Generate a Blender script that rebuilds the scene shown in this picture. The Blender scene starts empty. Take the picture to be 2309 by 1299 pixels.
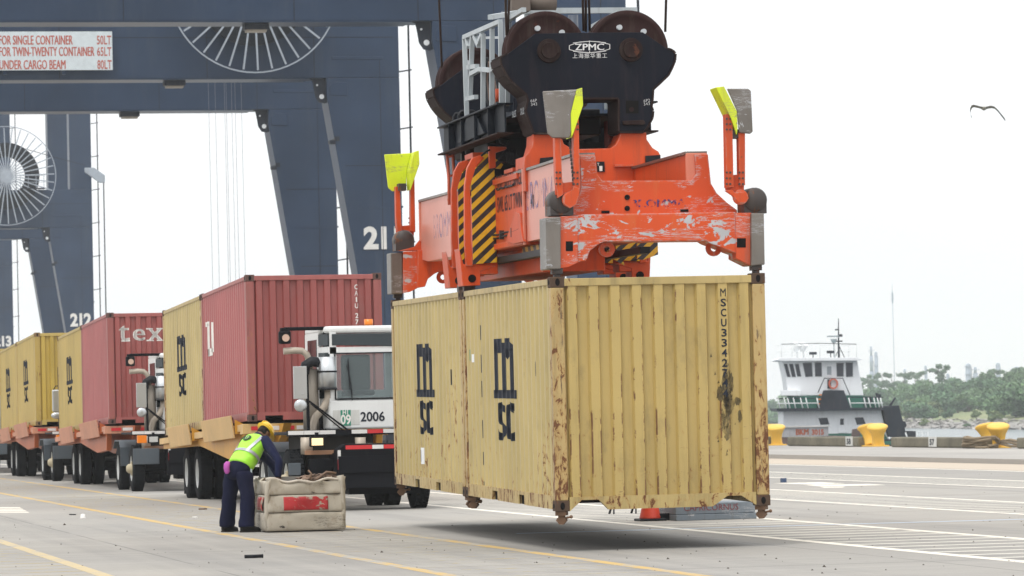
import bpy, bmesh, math, random
from math import sin, cos, radians, pi, sqrt, atan2
from mathutils import Vector, Matrix
random.seed(7)
S = bpy.context.scene
COL = S.collection

# ---------------------------------------------------------------- camera
EYE = 1.53                     # photographer crouching on the apron
FPX, PW, PH = 9000.0, 2309.0, 1299.0
YAW, PITCH, ROLL = radians(11.95), radians(1.81), radians(1.25)
_f = Vector((sin(YAW)*cos(PITCH), cos(YAW)*cos(PITCH), sin(PITCH)))
_r0 = Vector((cos(YAW), -sin(YAW), 0)); _u0 = _r0.cross(_f)
_r = _r0*cos(ROLL) - _u0*sin(ROLL); _u = _u0*cos(ROLL) + _r0*sin(ROLL)
cam_data = bpy.data.cameras.new('camera')
cam = bpy.data.objects.new('camera', cam_data); COL.objects.link(cam)
M = Matrix((_r, _u, -_f)).transposed().to_4x4(); M.translation = Vector((0, 0, EYE))
cam.matrix_world = M
cam_data.sensor_width = 36; cam_data.lens = FPX/PW*36
cam_data.clip_start = 0.5; cam_data.clip_end = 12000
cam_data.dof.use_dof = True; cam_data.dof.focus_distance = 50; cam_data.dof.aperture_fstop = 8
S.camera = cam
def ray(px, py): return _f + _r*((px-PW/2)/FPX) - _u*((py-PH/2)/FPX)
def G(px, py, z=0.0):
    d = ray(px, py); t = (z-EYE)/d.z; return Vector((d.x*t, d.y*t, z))
def WY(px, py, Y):
    d = ray(px, py); t = Y/d.y; return Vector((d.x*t, Y, EYE+d.z*t))
def WX(px, py, X):
    d = ray(px, py); t = X/d.x; return Vector((X, d.y*t, EYE+d.z*t))

# ---------------------------------------------------------------- light
w = bpy.data.worlds.new('World'); S.world = w; w.use_nodes = True
nt = w.node_tree; nt.nodes.clear()
SUN_EL, SUN_AZ = radians(62), radians(222)      # high, behind the photographer, thick overcast
out = nt.nodes.new('ShaderNodeOutputWorld'); bg = nt.nodes.new('ShaderNodeBackground')
sky = nt.nodes.new('ShaderNodeTexSky'); sky.sky_type = 'NISHITA'; sky.sun_disc = False
sky.sun_elevation = SUN_EL; sky.sun_rotation = SUN_AZ
tc = nt.nodes.new('ShaderNodeTexCoord'); mp = nt.nodes.new('ShaderNodeMapping')
mp.inputs['Scale'].default_value = (1, 1, 3.5)
nz = nt.nodes.new('ShaderNodeTexNoise'); nz.inputs['Scale'].default_value = 3.0; nz.inputs['Detail'].default_value = 4
cr = nt.nodes.new('ShaderNodeValToRGB')
cr.color_ramp.elements[0].position = .3; cr.color_ramp.elements[0].color = (.94, .95, .965, 1)
cr.color_ramp.elements[1].position = .7; cr.color_ramp.elements[1].color = (1.07, 1.07, 1.07, 1)
mx = nt.nodes.new('ShaderNodeMix'); mx.data_type = 'RGBA'; mx.inputs[0].default_value = 0.93
nt.links.new(tc.outputs['Generated'], mp.inputs[0]); nt.links.new(mp.outputs[0], nz.inputs['Vector'])
nt.links.new(nz.outputs[0], cr.inputs[0]); nt.links.new(sky.outputs[0], mx.inputs[6]); 
# overcast dome: brighter towards the zenith than at the horizon, as cloud cover is
sx = nt.nodes.new('ShaderNodeSeparateXYZ'); nt.links.new(tc.outputs['Generated'], sx.inputs[0])
mr = nt.nodes.new('ShaderNodeMapRange'); mr.inputs[1].default_value = 0; mr.inputs[2].default_value = 1; mr.inputs[3].default_value = 8.7; mr.inputs[4].default_value = 17.0
nt.links.new(sx.outputs[2], mr.inputs[0])
vs_ = nt.nodes.new('ShaderNodeVectorMath'); vs_.operation = 'SCALE'; nt.links.new(cr.outputs[0], vs_.inputs[0]); nt.links.new(mr.outputs[0], vs_.inputs['Scale'])
nt.links.new(vs_.outputs[0], mx.inputs[7])
nt.links.new(mx.outputs[2], bg.inputs[0]); bg.inputs[1].default_value = 0.12
nt.links.new(bg.outputs[0], out.inputs[0])
sd = bpy.data.lights.new('sun', 'SUN'); sd.energy = 1.5; sd.angle = radians(14); sd.color = (1, .965, .91)
so = bpy.data.objects.new('sun', sd); COL.objects.link(so)
_sv = Vector((sin(SUN_AZ)*cos(SUN_EL), cos(SUN_AZ)*cos(SUN_EL), sin(SUN_EL)))
so.rotation_euler = _sv.to_track_quat('Z', 'Y').to_euler()
S.view_settings.view_transform = 'Standard'; S.view_settings.look = 'None'
S.view_settings.exposure = 0.0; S.view_settings.gamma = 1; S.view_settings.use_curve_mapping = False
S.render.engine = 'CYCLES'
S.cycles.volume_bounces = 3; S.cycles.max_bounces = 8

# ---------------------------------------------------------------- materials
def setin(n, k, v):
    if k in n.inputs: n.inputs[k].default_value = v
class NT:
    def __init__(s, name):
        s.m = bpy.data.materials.new(name); s.m.use_nodes = True; s.t = s.m.node_tree
        s.p = s.t.nodes['Principled BSDF']; s.co = s.t.nodes.new('ShaderNodeTexCoord').outputs['Object']
        oi = s.t.nodes.new('ShaderNodeObjectInfo'); s.rnd = oi.outputs['Random']
    def n(s, typ, **kw):
        nd = s.t.nodes.new(typ)
        for k, v in kw.items(): setattr(nd, k, v)
        return nd
    def l(s, a, b): s.t.links.new(a, b)
    def noise(s, scale=1, stretch=(1, 1, 1), detail=4, rough=.55, off=(0, 0, 0), dist=0, src=None):
        m = s.n('ShaderNodeMapping'); m.inputs['Scale'].default_value = stretch; m.inputs['Location'].default_value = off
        s.l(src or s.co, m.inputs[0]); z = s.n('ShaderNodeTexNoise')
        z.inputs['Scale'].default_value = scale; z.inputs['Detail'].default_value = detail
        z.inputs['Roughness'].default_value = rough; z.inputs['Distortion'].default_value = dist
        s.l(m.outputs[0], z.inputs['Vector']); return z.outputs[0]
    def ramp(s, v, a, b, lo=0.0, hi=1.0):
        r = s.n('ShaderNodeMapRange'); r.inputs[1].default_value = a; r.inputs[2].default_value = b
        r.inputs[3].default_value = lo; r.inputs[4].default_value = hi; s.l(v, r.inputs[0]); return r.outputs[0]
    def math(s, op, a, b=None):
        m = s.n('ShaderNodeMath', operation=op)
        for i, x in enumerate((a, b)):
            if x is None: continue
            if hasattr(x, 'links') or hasattr(x, 'is_linked'): s.l(x, m.inputs[i])
            else: m.inputs[i].default_value = x
        return m.outputs[0]
    def mix(s, f, a, b):
        m = s.n('ShaderNodeMix', data_type='RGBA')
        for i, x in ((0, f), (6, a), (7, b)):
            if isinstance(x, tuple): m.inputs[i].default_value = (*x[:3], 1)
            elif isinstance(x, (int, float)): m.inputs[i].default_value = x
            else: s.l(x, m.inputs[i])
        return m.outputs[2]
    def sep(s):
        x = s.n('ShaderNodeSeparateXYZ'); s.l(s.co, x.inputs[0]); return x.outputs
    def bump(s, h, strength=.3, dist=.01):
        b = s.n('ShaderNodeBump'); b.inputs['Strength'].default_value = strength; b.inputs['Distance'].default_value = dist
        s.l(h, b.inputs['Height']); s.l(b.outputs[0], s.p.inputs['Normal'])
    def col(s, c):
        if isinstance(c, tuple): s.p.inputs['Base Color'].default_value = (*c[:3], 1)
        else: s.l(c, s.p.inputs['Base Color'])
def mul(c, k): return tuple(min(1, x*k) for x in c)
MATS = {}
def paint(name, col, rough=.5, metal=0, var=.15, scale=1.0, rust=0, rustcol=(.16, .062, .025), dirt=0.3,
          dirtcol=(.12, .10, .08), streak=(3, 3, .4), scratch=0, scratchcol=(.55, .55, .56), bump=.15, sstretch=(.6, .6, 7), sscale=4, edge=None, erad=.02):
    if name in MATS: return MATS[name]
    k = NT(name)
    n1 = k.noise(.8*scale, detail=5); c = k.mix(k.ramp(n1, .3, .7), mul(col, 1-var), mul(col, 1+var))
    n2 = k.noise(3*scale, streak, detail=6, rough=.65, off=(3, 1, 7))
    c = k.mix(k.math('MULTIPLY', k.ramp(n2, .52, .75), dirt), c, dirtcol)
    h = n1; rr = None
    if rust:
        n3 = k.noise(7*scale, (1, 1, .55), detail=10, rough=.72, off=(9, 2, 5), dist=.4)
        n4 = k.noise(1.1*scale, detail=3, off=(1, 8, 2))
        f = k.math('ADD', n3, k.math('MULTIPLY', n4, .35)); t = .98-.35*rust
        f = k.ramp(f, t, t+.035)
        n5 = k.noise(25*scale, detail=3)
        c = k.mix(f, c, k.mix(n5, mul(rustcol, .55), mul(rustcol, 1.7))); rr = f; h = k.math('SUBTRACT', n1, k.math('MULTIPLY', f, .5))
    if scratch:
        a = k.noise(sscale, sstretch, detail=8, rough=.7, off=(4, 4, 4), dist=1.2)
        b = k.noise(1.6, (1, 1, 2), detail=3, off=(2, 7, 1))
        a2 = k.math('ABSOLUTE', k.math('SUBTRACT', a, .5)); f = k.ramp(a2, .006, .02, 1, 0)
        f = k.math('MULTIPLY', f, k.ramp(k.noise(2.3, (.8, 1, 1.6), detail=5, off=(5, 2, 8)), .56-.04*scratch, .60-.04*scratch))
        d = k.noise(5, (.7, 1, 1.3), detail=10, rough=.66, off=(7, 7, 7), dist=.5); f2 = k.ramp(d, .66-.05*scratch, .675-.05*scratch)
        f = k.math('MAXIMUM', f, f2)
        c = k.mix(f, c, k.mix(k.noise(5, detail=2), scratchcol, mul(scratchcol, .55)))
    if edge:      # paint rubbed off along the edges, broken up by noise
        bv = k.n('ShaderNodeBevel'); bv.samples = 4; bv.inputs['Radius'].default_value = erad
        ge = k.n('ShaderNodeNewGeometry'); dt = k.n('ShaderNodeVectorMath', operation='DOT_PRODUCT'); k.l(bv.outputs[0], dt.inputs[0]); k.l(ge.outputs['Normal'], dt.inputs[1])
        ed = k.ramp(dt.outputs['Value'], .995, .93, 0, 1); c = k.mix(k.math('MULTIPLY', ed, k.ramp(k.noise(9, detail=7, rough=.7, off=(3, 9, 9)), .46, .56, 0, .85)), c, edge)
    k.col(c); k.p.inputs['Roughness'].default_value = rough; k.p.inputs['Metallic'].default_value = metal
    if rr is not None: k.l(k.ramp(rr, 0, 1, rough, .85), k.p.inputs['Roughness'])
    if max(col) < .03 and not metal: setin(k.p, 'Specular IOR Level', .08)
    elif max(col) < .09 and not metal: setin(k.p, 'Specular IOR Level', .18)
    elif max(col) < .8 and rough < .5 and not metal: setin(k.p, 'Specular IOR Level', .35)
    if bump: k.bump(h, bump, .02)
    MATS[name] = k.m; return k.m
def plain(name, col, rough=.5, metal=0, emit=0, alpha=None):
    if name in MATS: return MATS[name]
    k = NT(name); n1 = k.noise(4, detail=4); k.col(k.mix(n1, mul(col, .82), mul(col, 1.15)))
    k.p.inputs['Roughness'].default_value = rough; k.p.inputs['Metallic'].default_value = metal
    if max(col) < .09: setin(k.p, 'Specular IOR Level', .18)
    if emit: k.p.inputs['Emission Color'].default_value = (*col, 1); k.p.inputs['Emission Strength'].default_value = emit
    MATS[name] = k.m; return k.m

# ---------------------------------------------------------------- mesh helpers
class MB:
    def __init__(s): s.v = []; s.f = []; s.sm = []
    def add(s, vs, fs, smooth=False):
        o = len(s.v); s.v += [tuple(v) for v in vs]
        for f in fs: s.f.append(tuple(o+i for i in f)); s.sm.append(smooth)
        return s
    def box(s, x0, x1, y0, y1, z0, z1, m=None):
        vs = [(x, y, z) for z in (z0, z1) for y in (y0, y1) for x in (x0, x1)]
        if m is not None: vs = [tuple(m @ Vector(v)) for v in vs]
        return s.add(vs, [(0, 2, 3, 1), (4, 5, 7, 6), (0, 1, 5, 4), (2, 6, 7, 3), (0, 4, 6, 2), (1, 3, 7, 5)])
    def prism(s, pts, a, b, ax='y', smooth=False):
        # pts: 2-D outline; ax y: (x,z), ax x: (y,z), ax z: (x,y); extruded from a to b
        if ax == 'y': mk = lambda p, t: (p[0], t, p[1])
        elif ax == 'x': mk = lambda p, t: (t, p[0], p[1])
        else: mk = lambda p, t: (p[0], p[1], t)
        n = len(pts); vs = [mk(p, a) for p in pts]+[mk(p, b) for p in pts]
        o = len(s.v); s.v += vs
        s.f.append(tuple(o+i for i in range(n))); s.sm.append(False)
        s.f.append(tuple(o+n+i for i in reversed(range(n)))); s.sm.append(False)
        for i in range(n):
            j = (i+1) % n; s.f.append((o+j, o+i, o+n+i, o+n+j)); s.sm.append(smooth)
        return s
    def tube(s, pts, r, n=8, cap=True, r2=None):
        pts = [Vector(p) for p in pts]; rings = []
        prev = None
        for i, p in enumerate(pts):
            a = pts[max(0, i-1)]; b = pts[min(len(pts)-1, i+1)]; d = (b-a).normalized()
            if prev is None:
                up = Vector((0, 0, 1)) if abs(d.z) < .9 else Vector((1, 0, 0))
                x = d.cross(up).normalized()
            else: x = (prev - d*prev.dot(d)).normalized()
            prev = x; y = d.cross(x)
            rr = r if r2 is None else r+(r2-r)*i/(len(pts)-1)
            rings.append([p+(x*cos(2*pi*k/n)+y*sin(2*pi*k/n))*rr for k in range(n)])
        vs = [v for rg in rings for v in rg]; fs = []
        for i in range(len(rings)-1):
            for k in range(n):
                fs.append((i*n+k, i*n+(k+1) % n, (i+1)*n+(k+1) % n, (i+1)*n+k))
        s.add(vs, fs, n > 5)
        if cap:
            o = len(s.v)-len(vs)
            s.f.append(tuple(o+k for k in reversed(range(n)))); s.sm.append(False)
            s.f.append(tuple(o+len(vs)-n+k for k in range(n))); s.sm.append(False)
        return s
    def bar(s, a, b, wx, wz=None):       # square bar
        a = Vector(a); b = Vector(b); d = (b-a).normalized(); wz = wz or wx
        up = Vector((0, 0, 1)) if abs(d.z) < .95 else Vector((0, 1, 0))
        x = d.cross(up).normalized()*wx/2; y = x.cross(d).normalized()*wz/2
        vs = [a-x-y, a+x-y, a+x+y, a-x+y, b-x-y, b+x-y, b+x+y, b-x+y]
        return s.add(vs, [(3, 2, 1, 0), (4, 5, 6, 7), (0, 1, 5, 4), (1, 2, 6, 5), (2, 3, 7, 6), (3, 0, 4, 7)])
    def cyl(s, a, b, r, n=20, r2=None): return s.tube([a, b], r, n, True, r2)
    def lathe(s, prof, c, ax='x', n=28):   # prof: (axial, radius)
        c = Vector(c); vs = []
        for (t, r) in prof:
            for k in range(n):
                a = 2*pi*k/n
                v = {'x': (t, r*cos(a), r*sin(a)), 'y': (r*cos(a), t, r*sin(a)), 'z': (r*cos(a), r*sin(a), t)}[ax]
                vs.append(c+Vector(v))
        fs = [(i*n+k, i*n+(k+1) % n, (i+1)*n+(k+1) % n, (i+1)*n+k) for i in range(len(prof)-1) for k in range(n)]
        return s.add(vs, fs, True)
    def sph(s, c, rx, ry=None, rz=None, n=12, m=8):
        ry = ry or rx; rz = rz or rx
        vs = [(c[0]+rx*sin(pi*i/m)*cos(2*pi*k/n), c[1]+ry*sin(pi*i/m)*sin(2*pi*k/n), c[2]+rz*cos(pi*i/m)) for i in range(m+1) for k in range(n)]
        return s.add(vs, [(i*n+k, (i+1)*n+k, (i+1)*n+(k+1) % n, i*n+(k+1) % n) for i in range(m) for k in range(n)], True)
def mesh(name, mb):
    me = bpy.data.meshes.new(name); me.from_pydata(mb.v, [], mb.f); me.validate()
    if len(me.polygons) == len(mb.sm): me.polygons.foreach_set('use_smooth', mb.sm)
    bm = bmesh.new(); bm.from_mesh(me); bmesh.ops.recalc_face_normals(bm, faces=bm.faces); bm.to_mesh(me); bm.free()
    return me
def part(name, mb, mat, parent=None, bevel=0, loc=None, label=None, seg=2):
    me = mb if isinstance(mb, bpy.types.Mesh) else mesh(name, mb)
    if mat is not None and not me.materials: me.materials.append(mat)
    o = bpy.data.objects.new(name, me); COL.objects.link(o)
    if parent is not None: o.parent = parent
    if loc is not None: o.location = loc
    if bevel:
        b = o.modifiers.new('b', 'BEVEL'); b.width = bevel; b.segments = seg; b.limit_method = 'ANGLE'; b.angle_limit = radians(35)
        b.harden_normals = False
    if label: o['label'] = label
    return o
def tag(o, label, cat, group=None, kind=None):
    if label: o['label'] = label
    if cat: o['category'] = cat
    if group: o['group'] = group
    if kind: o['kind'] = kind
    return o
def thing(name, label, cat, loc=(0, 0, 0), group=None, mat=None):
    o = bpy.data.objects.new(name, None); o.empty_display_size = .2; COL.objects.link(o)
    if mat is not None: o.matrix_world = mat
    else: o.location = loc
    return tag(o, label, cat, group)
def struct(name, mb, mat):
    o = part(name, mb, mat); o['kind'] = 'structure'; return o
def copy_tree(o, parent=None):
    c = o.copy(); COL.objects.link(c); c.parent = parent
    for ch in list(o.children):
        copy_tree(ch, c)
    return c
def tex_tris(txt, size, bold=0.0, xs=1.0, sp=1.0, align='CENTER'):
    bold = 0 if any(c in 'MWNAKVXYmwZ' for c in txt) or ord(txt[0]) > 255 else bold
    """flat lettering -> list of 2-D triangles, centred on the origin"""
    cu = bpy.data.curves.new('t', 'FONT'); cu.body = txt; cu.size = size; cu.align_x = align; cu.align_y = 'CENTER'
    cu.offset = bold; cu.space_character = sp; cu.resolution_u = 3
    ob = bpy.data.objects.new('t', cu); COL.objects.link(ob)
    dg = bpy.context.evaluated_depsgraph_get(); dg.update(); me = bpy.data.meshes.new_from_object(ob.evaluated_get(dg))
    me.calc_loop_triangles()
    tr = [[(me.vertices[i].co.x*xs, me.vertices[i].co.y) for i in t.vertices] for t in me.loop_triangles]
    bpy.data.objects.remove(ob); bpy.data.curves.remove(cu); bpy.data.meshes.remove(me)
    return tr
def letters(txt, size, mat, parent, org, ux, uz, bold=0.0, xs=1.0, sp=1.0, name='lettering', align='CENTER', fit=None):
    """lettering as thin raised sheet on a plane: origin org, right vector ux, up vector uz"""
    tr = tex_tris(txt, size, bold, xs, sp, align); mb = MB()
    if fit:
        xs_ = [p[0] for t in tr for p in t]; zs_ = [p[1] for t in tr for p in t]; cx = (min(xs_)+max(xs_))/2; cz = (min(zs_)+max(zs_))/2
        kx = fit[0]/(max(xs_)-min(xs_)); kz = fit[1]/(max(zs_)-min(zs_)); tr = [[((p[0]-cx)*kx, (p[1]-cz)*kz) for p in t] for t in tr]
    org = Vector(org); ux = Vector(ux); uz = Vector(uz)
    nrm = ux.normalized().cross(uz.normalized())
    for i, dx in enumerate((-bold, 0, bold) if bold > 0 and any(c in 'MWNAKVXYmwZ' for c in txt) else (0,)):      # heavier strokes: the same letters laid side by side
        for t in tr: mb.add([org+ux*(p[0]+dx)+uz*(p[1]+(i-1)*bold*.4)+nrm*i*.0006 for p in t], [(0, 1, 2)])
    if not mb.v: return None
    me = bpy.data.meshes.new(name); me.from_pydata(mb.v, [], mb.f); me.materials.append(mat)
    o = bpy.data.objects.new(name, me); COL.objects.link(o); o.parent = parent; return o
def clip(poly, a, b):
    def half(P, f):
        out = []
        for i in range(len(P)):
            p, q = P[i], P[(i+1) % len(P)]; fp, fq = f(p), f(q)
            if fp >= 0: out.append(p)
            if (fp >= 0) != (fq >= 0):
                t = fp/(fp-fq); out.append((p[0]+(q[0]-p[0])*t, p[1]+(q[1]-p[1])*t))
        return out
    P = half(poly, lambda p: p[0]-a)
    return half(P, lambda p: b-p[0]) if P else P
# ---------------------------------------------------------------- ground, water, far bank
def concrete_mat():
    k = NT('apron_concrete'); s = k.sep()
    a = k.noise(.09, (1, .45, 1), detail=6, rough=.6); b = k.noise(.35, (1, .35, 1), detail=8, rough=.65); c = k.noise(9, detail=6, rough=.7)
    col = k.mix(k.ramp(a, .40, .60), (.265, .252, .228), (.345, .322, .284))
    col = k.mix(k.math('MULTIPLY', k.ramp(b, .42, .68), .55), col, (.265, .255, .242))
    col = k.mix(k.math('MULTIPLY', k.ramp(c, .5, .75), .25), col, (.13, .125, .12))
    # tyre and oil staining running along the traffic lanes
    d = k.noise(.5, (2.2, .05, 1), detail=6, rough=.6, off=(5, 1, 0)); col = k.mix(k.math('MULTIPLY', k.ramp(d, .5, .66), .55), col, (.17, .165, .157))
    # broomed finish across the lanes
    e = k.noise(3, (.25, 6, 1), detail=6, rough=.7); col = k.mix(k.math('MULTIPLY', k.ramp(e, .5, .8), .3), col, (.22, .21, .2))
    f = k.noise(.22, (.3, 1.6, 1), detail=7, rough=.7, off=(9, 9, 0)); col = k.mix(k.math('MULTIPLY', k.ramp(f, .5, .75), .4), col, (.43, .405, .365))
    # slab joints 6.1 m apart both ways, dark and narrow
    def joint(v, pitch, off, wd):
        m = k.math('ABSOLUTE', k.math('SUBTRACT', k.math('MODULO', k.math('ADD', v, 1000+off), pitch), pitch/2))
        return k.ramp(m, 0, wd, 1, 0)
    j = k.math('MAXIMUM', joint(s[0], 6.6, 1.05, .022), joint(s[1], 9.0, 2.0, .05))
    g = k.noise(.4, detail=4, off=(2, 2, 2)); col = k.mix(k.math('MULTIPLY', j, k.ramp(g, .36, .52, 0, .9)), col, (.1, .095, .09))
    sp = k.noise(14, detail=1, off=(1, 1, 1)); col = k.mix(k.ramp(sp, .77, .8, 0, .6), col, (.07, .065, .06))
    k.col(col); k.p.inputs['Roughness'].default_value = .88; k.bump(c, .25, .01); return k.m
M_CONC = concrete_mat()
STEP_X, EDGE_X = 32.9, 41.6
struct('apron', MB().box(-900, STEP_X, -60, 2290, -3.6, 0), M_CONC)
k = NT('quay_edge_concrete'); a = k.noise(.3, (1, .3, 1), detail=8); k.col(k.mix(k.ramp(a, .35, .7), (.29, .275, .255), (.38, .36, .33))); k.p.inputs['Roughness'].default_value = .9; k.bump(k.noise(6), .3, .02)
struct('quay_edge', MB().box(STEP_X, EDGE_X, -60, 2290, -6, .13), k.m)
k = NT('sandy_strip'); a = k.noise(.5, (1, .2, 1), detail=7); k.col(k.mix(a, (.42, .355, .28), (.48, .41, .33))); k.p.inputs['Roughness'].default_value = .95
struct('gutter_strip', MB().box(29.85, STEP_X, -60, 2290, -.2, .004), k.m)

def line_mat(name, col, wear):
    k = NT(name); a = k.noise(2.5, (1, .35, 1), detail=9, rough=.75); b = k.noise(.3, (1, .25, 1), detail=3)
    f = k.math('ADD', a, k.math('MULTIPLY', b, .4))
    c = k.mix(k.ramp(f, wear, wear+.12), (.32, .306, .277), k.mix(k.noise(6), mul(col, .85), col))
    k.col(c); k.p.inputs['Roughness'].default_value = .75; return k.m
M_WL = line_mat('worn_white_marking', (.74, .69, .60), .50)
M_WT = line_mat('thin_white_marking', (.62, .59, .52), .50)
M_YL = line_mat('worn_yellow_marking', (.52, .35, .12), .60)
M_YP = line_mat('pale_yellow_marking', (.50, .40, .23), .58)
M_BW = line_mat('pale_blue_marking', (.52, .6, .72), .38)
for X, wd in ((12.75, .16), (14.9, .16), (18.2, .15), (20.35, .15), (23.9, .15), (26.0, .15), (29.6, .2), (31.6, .12)):
    struct('lane_line', MB().box(X-wd/2, X+wd/2, 20, 420, -.01, .002), M_WL)
for X, m in ((9.3, M_YL), (7.28, M_YL), (4.25, M_YP)):
    struct('lane_line', MB().box(X-.075, X+.075, 15, 420, -.01, .002), m)
h = MB()
for X0, X1, p in ((12.83, 14.82, .95), (18.28, 20.27, .95), (23.98, 25.92, .95)):
    y = 34.0
    while y < 130:
        if random.random() < .93: h.box(X0, X1, y, y+.15, -.01, .0018)
        y += p
struct('hatch_marking', h, M_WT)
h = MB(); y = 28.
while y < 110:
    h.box(7.36, 9.22, y, y+.08, -.01, .0018)
    if y < 60: h.box(2.2, 4.17, y, y+.08, -.01, .0018)
    y += .9
struct('hatch_marking', h, line_mat('faint_yellow_marking', (.4, .31, .14), .66))
struct('cross_line', MB().box(10.6, 29, 50.05, 50.17, -.01, .0035), M_BW)
def painted(quads):
    m = MB()
    for q in quads:
        c = [G(a, b) for a, b in q]; m.prism([(p.x, p.y) for p in c], -.01, .0028, 'z')
    return m
struct('stencil_marking', painted([[(-30, 1144+3.4*i), (44+6*i, 1144+3.4*i), (48+6*i, 1146+3.4*i), (-30, 1146+3.4*i)] for i in range(4)]), M_WL)
struct('stencil_marking', painted([[(1745, 1090), (1850, 1087.5), (1905, 1090), (1840, 1093)], [(1815, 1094), (1960, 1091.5), (1996, 1094), (1850, 1097)], [(1850, 1098), (1905, 1097.4), (1900, 1099.6), (1858, 1100)]]), M_WL)
# water: pale, overcast sky mirrored in small ripples
k = NT('river_water'); k.col((.10, .13, .14)); k.p.inputs['Roughness'].default_value = .22; setin(k.p, 'IOR', 1.33)
a = k.noise(.6, (1, .5, 1), detail=5); k.bump(a, .12, .05)
struct('water', MB().box(EDGE_X, 1240, -60, 2290, -3.9, -3.0), k.m)

def bank_x(Y):       # shoreline of the far bank
    if Y < 640: return 222+(Y-640)*-.02
    return 222+(Y-640)*.14+max(0, Y-760)*.09
def ground_h(X, Y):
    s = X-bank_x(Y)
    n = sin(X*.031+Y*.017)*.8+sin(X*.07-Y*.043+2)*.5+sin(Y*.11+X*.02)*.25
    if s < 0: return -4.2
    if s < 6: return -4.2+s*.42
    if s < 38: return -1.7+(s-6)*.128+n*.35*min(1, (s-6)/20)
    return 2.4+(min(s, 400)-38)*.006+n*(.35+.35*min(1, (s-38)/60))
k = NT('bank_grass'); a = k.noise(.05, detail=6); b = k.noise(1.2, detail=7, rough=.7); s = k.sep()
c = k.mix(k.ramp(a, .35, .65), (.13, .19, .07), (.24, .25, .12)); c = k.mix(k.ramp(b, .45, .75, 0, .6), c, (.27, .24, .15))
c = k.mix(k.ramp(s[2], -1.9, -1.5, 1, 0), c, k.mix(k.noise(1.5, detail=6), (.16, .15, .135), (.40, .385, .36)))
k.col(c); k.p.inputs['Roughness'].default_value = .95; k.bump(b, .6, .3)
mb = MB(); ys = [300+i*12 for i in range(164)]; ss = [-1.0, 0, 1.5, 3, 4.5, 6, 9, 13, 18, 24, 31, 40, 50, 60, 75, 95, 120, 150, 200, 270, 360, 500, 560]
for Y in ys:
    for q in ss:
        X = bank_x(Y)+q; jz = random.uniform(-.25, .25) if 0 < q < 7 else random.uniform(-.06, .06)
        mb.v.append((X, Y, ground_h(X, Y)+jz))
n = len(ss)
for i in range(len(ys)-1):
    for j in range(n-1): mb.f.append((i*n+j, i*n+j+1, (i+1)*n+j+1, (i+1)*n+j)); mb.sm.append(True)
struct('far_bank', mb, k.m)
# riprap along the waterline: nobody could count it
mb = MB()
for i in range(2600):
    Y = random.uniform(560, 1250); X = bank_x(Y)+random.uniform(.3, 7); r = random.uniform(.25, .75); z = ground_h(X, Y)
    vs = [(X+random.uniform(-1, 1)*r*1.2, Y+random.uniform(-1, 1)*r*1.2, z+random.uniform(-.1, .8)*r) for _ in range(6)]
    mb.add(vs, [(0, 1, 2), (0, 2, 3), (0, 3, 4), (1, 2, 5), (2, 3, 5), (3, 4, 5), (0, 4, 1), (1, 4, 5)])
tag(part('riprap', mb, paint('riprap_stone', (.33, .31, .29), .9, var=.4, dirt=.3)), 'loose pale riprap rocks along the far waterline', 'rocks', kind='stuff')

# ---------------------------------------------------------------- far vegetation
def leafmat(name, a, b):
    k = NT(name); oi = k.rnd; n = k.noise(.25, detail=3); c = k.mix(k.ramp(n, .3, .7), a, b)
    g = k.t.nodes.new('ShaderNodeNewGeometry'); r = k.ramp(g.outputs['Random Per Island'], 0, 1, .65, 1.35)
    mm = k.n('ShaderNodeVectorMath', operation='SCALE'); k.l(c, mm.inputs[0]); k.l(k.math('MULTIPLY', r, k.ramp(oi, 0, 1, .8, 1.2)), mm.inputs['Scale'])
    k.col(mm.outputs[0]); k.p.inputs['Roughness'].default_value = .75; return k.m
ML = [leafmat('leaf_green', (.10, .19, .085), (.16, .25, .11)), leafmat('leaf_dark', (.075, .15, .075), (.12, .205, .10)), leafmat('leaf_olive', (.14, .20, .07), (.20, .25, .10))]
MBARK = paint('bark', (.12, .09, .07), .9)
def crown_mesh(name, lobes, nleaf, ls, mat, seed):
    rnd = random.Random(seed); mb = MB()
    for i in range(nleaf):
        cx, cy, cz, rx, rz = lobes[rnd.randrange(len(lobes))]
        u = rnd.uniform(-1, 1); t = rnd.uniform(0, 2*pi); q = sqrt(1-u*u); rad = rnd.random()**.35*(1+.12*sin(5*t+seed)+.1*sin(7*u+t*3))
        p = Vector((cx+rx*q*cos(t)*rad, cy+rx*q*sin(t)*rad, cz+rz*u*rad))
        a = Vector((rnd.gauss(0, 1), rnd.gauss(0, 1), rnd.gauss(0, .6))).normalized(); b = a.cross(Vector((rnd.gauss(0, 1), rnd.gauss(0, 1), rnd.gauss(0, 1)))).normalized()
        s = ls*rnd.uniform(.5, 1.3)
        mb.add([p-a*s, p+b*s*.7, p+a*s, p-b*s*.7], [(0, 1, 2, 3)])
    me = bpy.data.meshes.new(name); me.from_pydata(mb.v, [], mb.f); me.materials.append(mat); return me
def lobes(rnd, n, R, H, base):
    L = []
    for i in range(n):
        a = rnd.uniform(0, 2*pi); d = R*rnd.uniform(.1, .65); z = base+(H-base)*rnd.uniform(.2, .8)
        L.append((d*cos(a), d*sin(a), z, R*rnd.uniform(.3, .5), (H-base)*rnd.uniform(.18, .34)))
    return L
rt = random.Random(4)
BUSH = [(crown_mesh('crown', lobes(rt, 9, 4.2, 4.6, .1), 2600, .36, ML[i % 3], i), None) for i in range(4)]
TREE = [crown_mesh('crown', lobes(rt, 11, 4.4, 8.0, 2.0), 3000, .42, ML[i % 2], 10+i) for i in range(4)]
PINE = []
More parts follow.
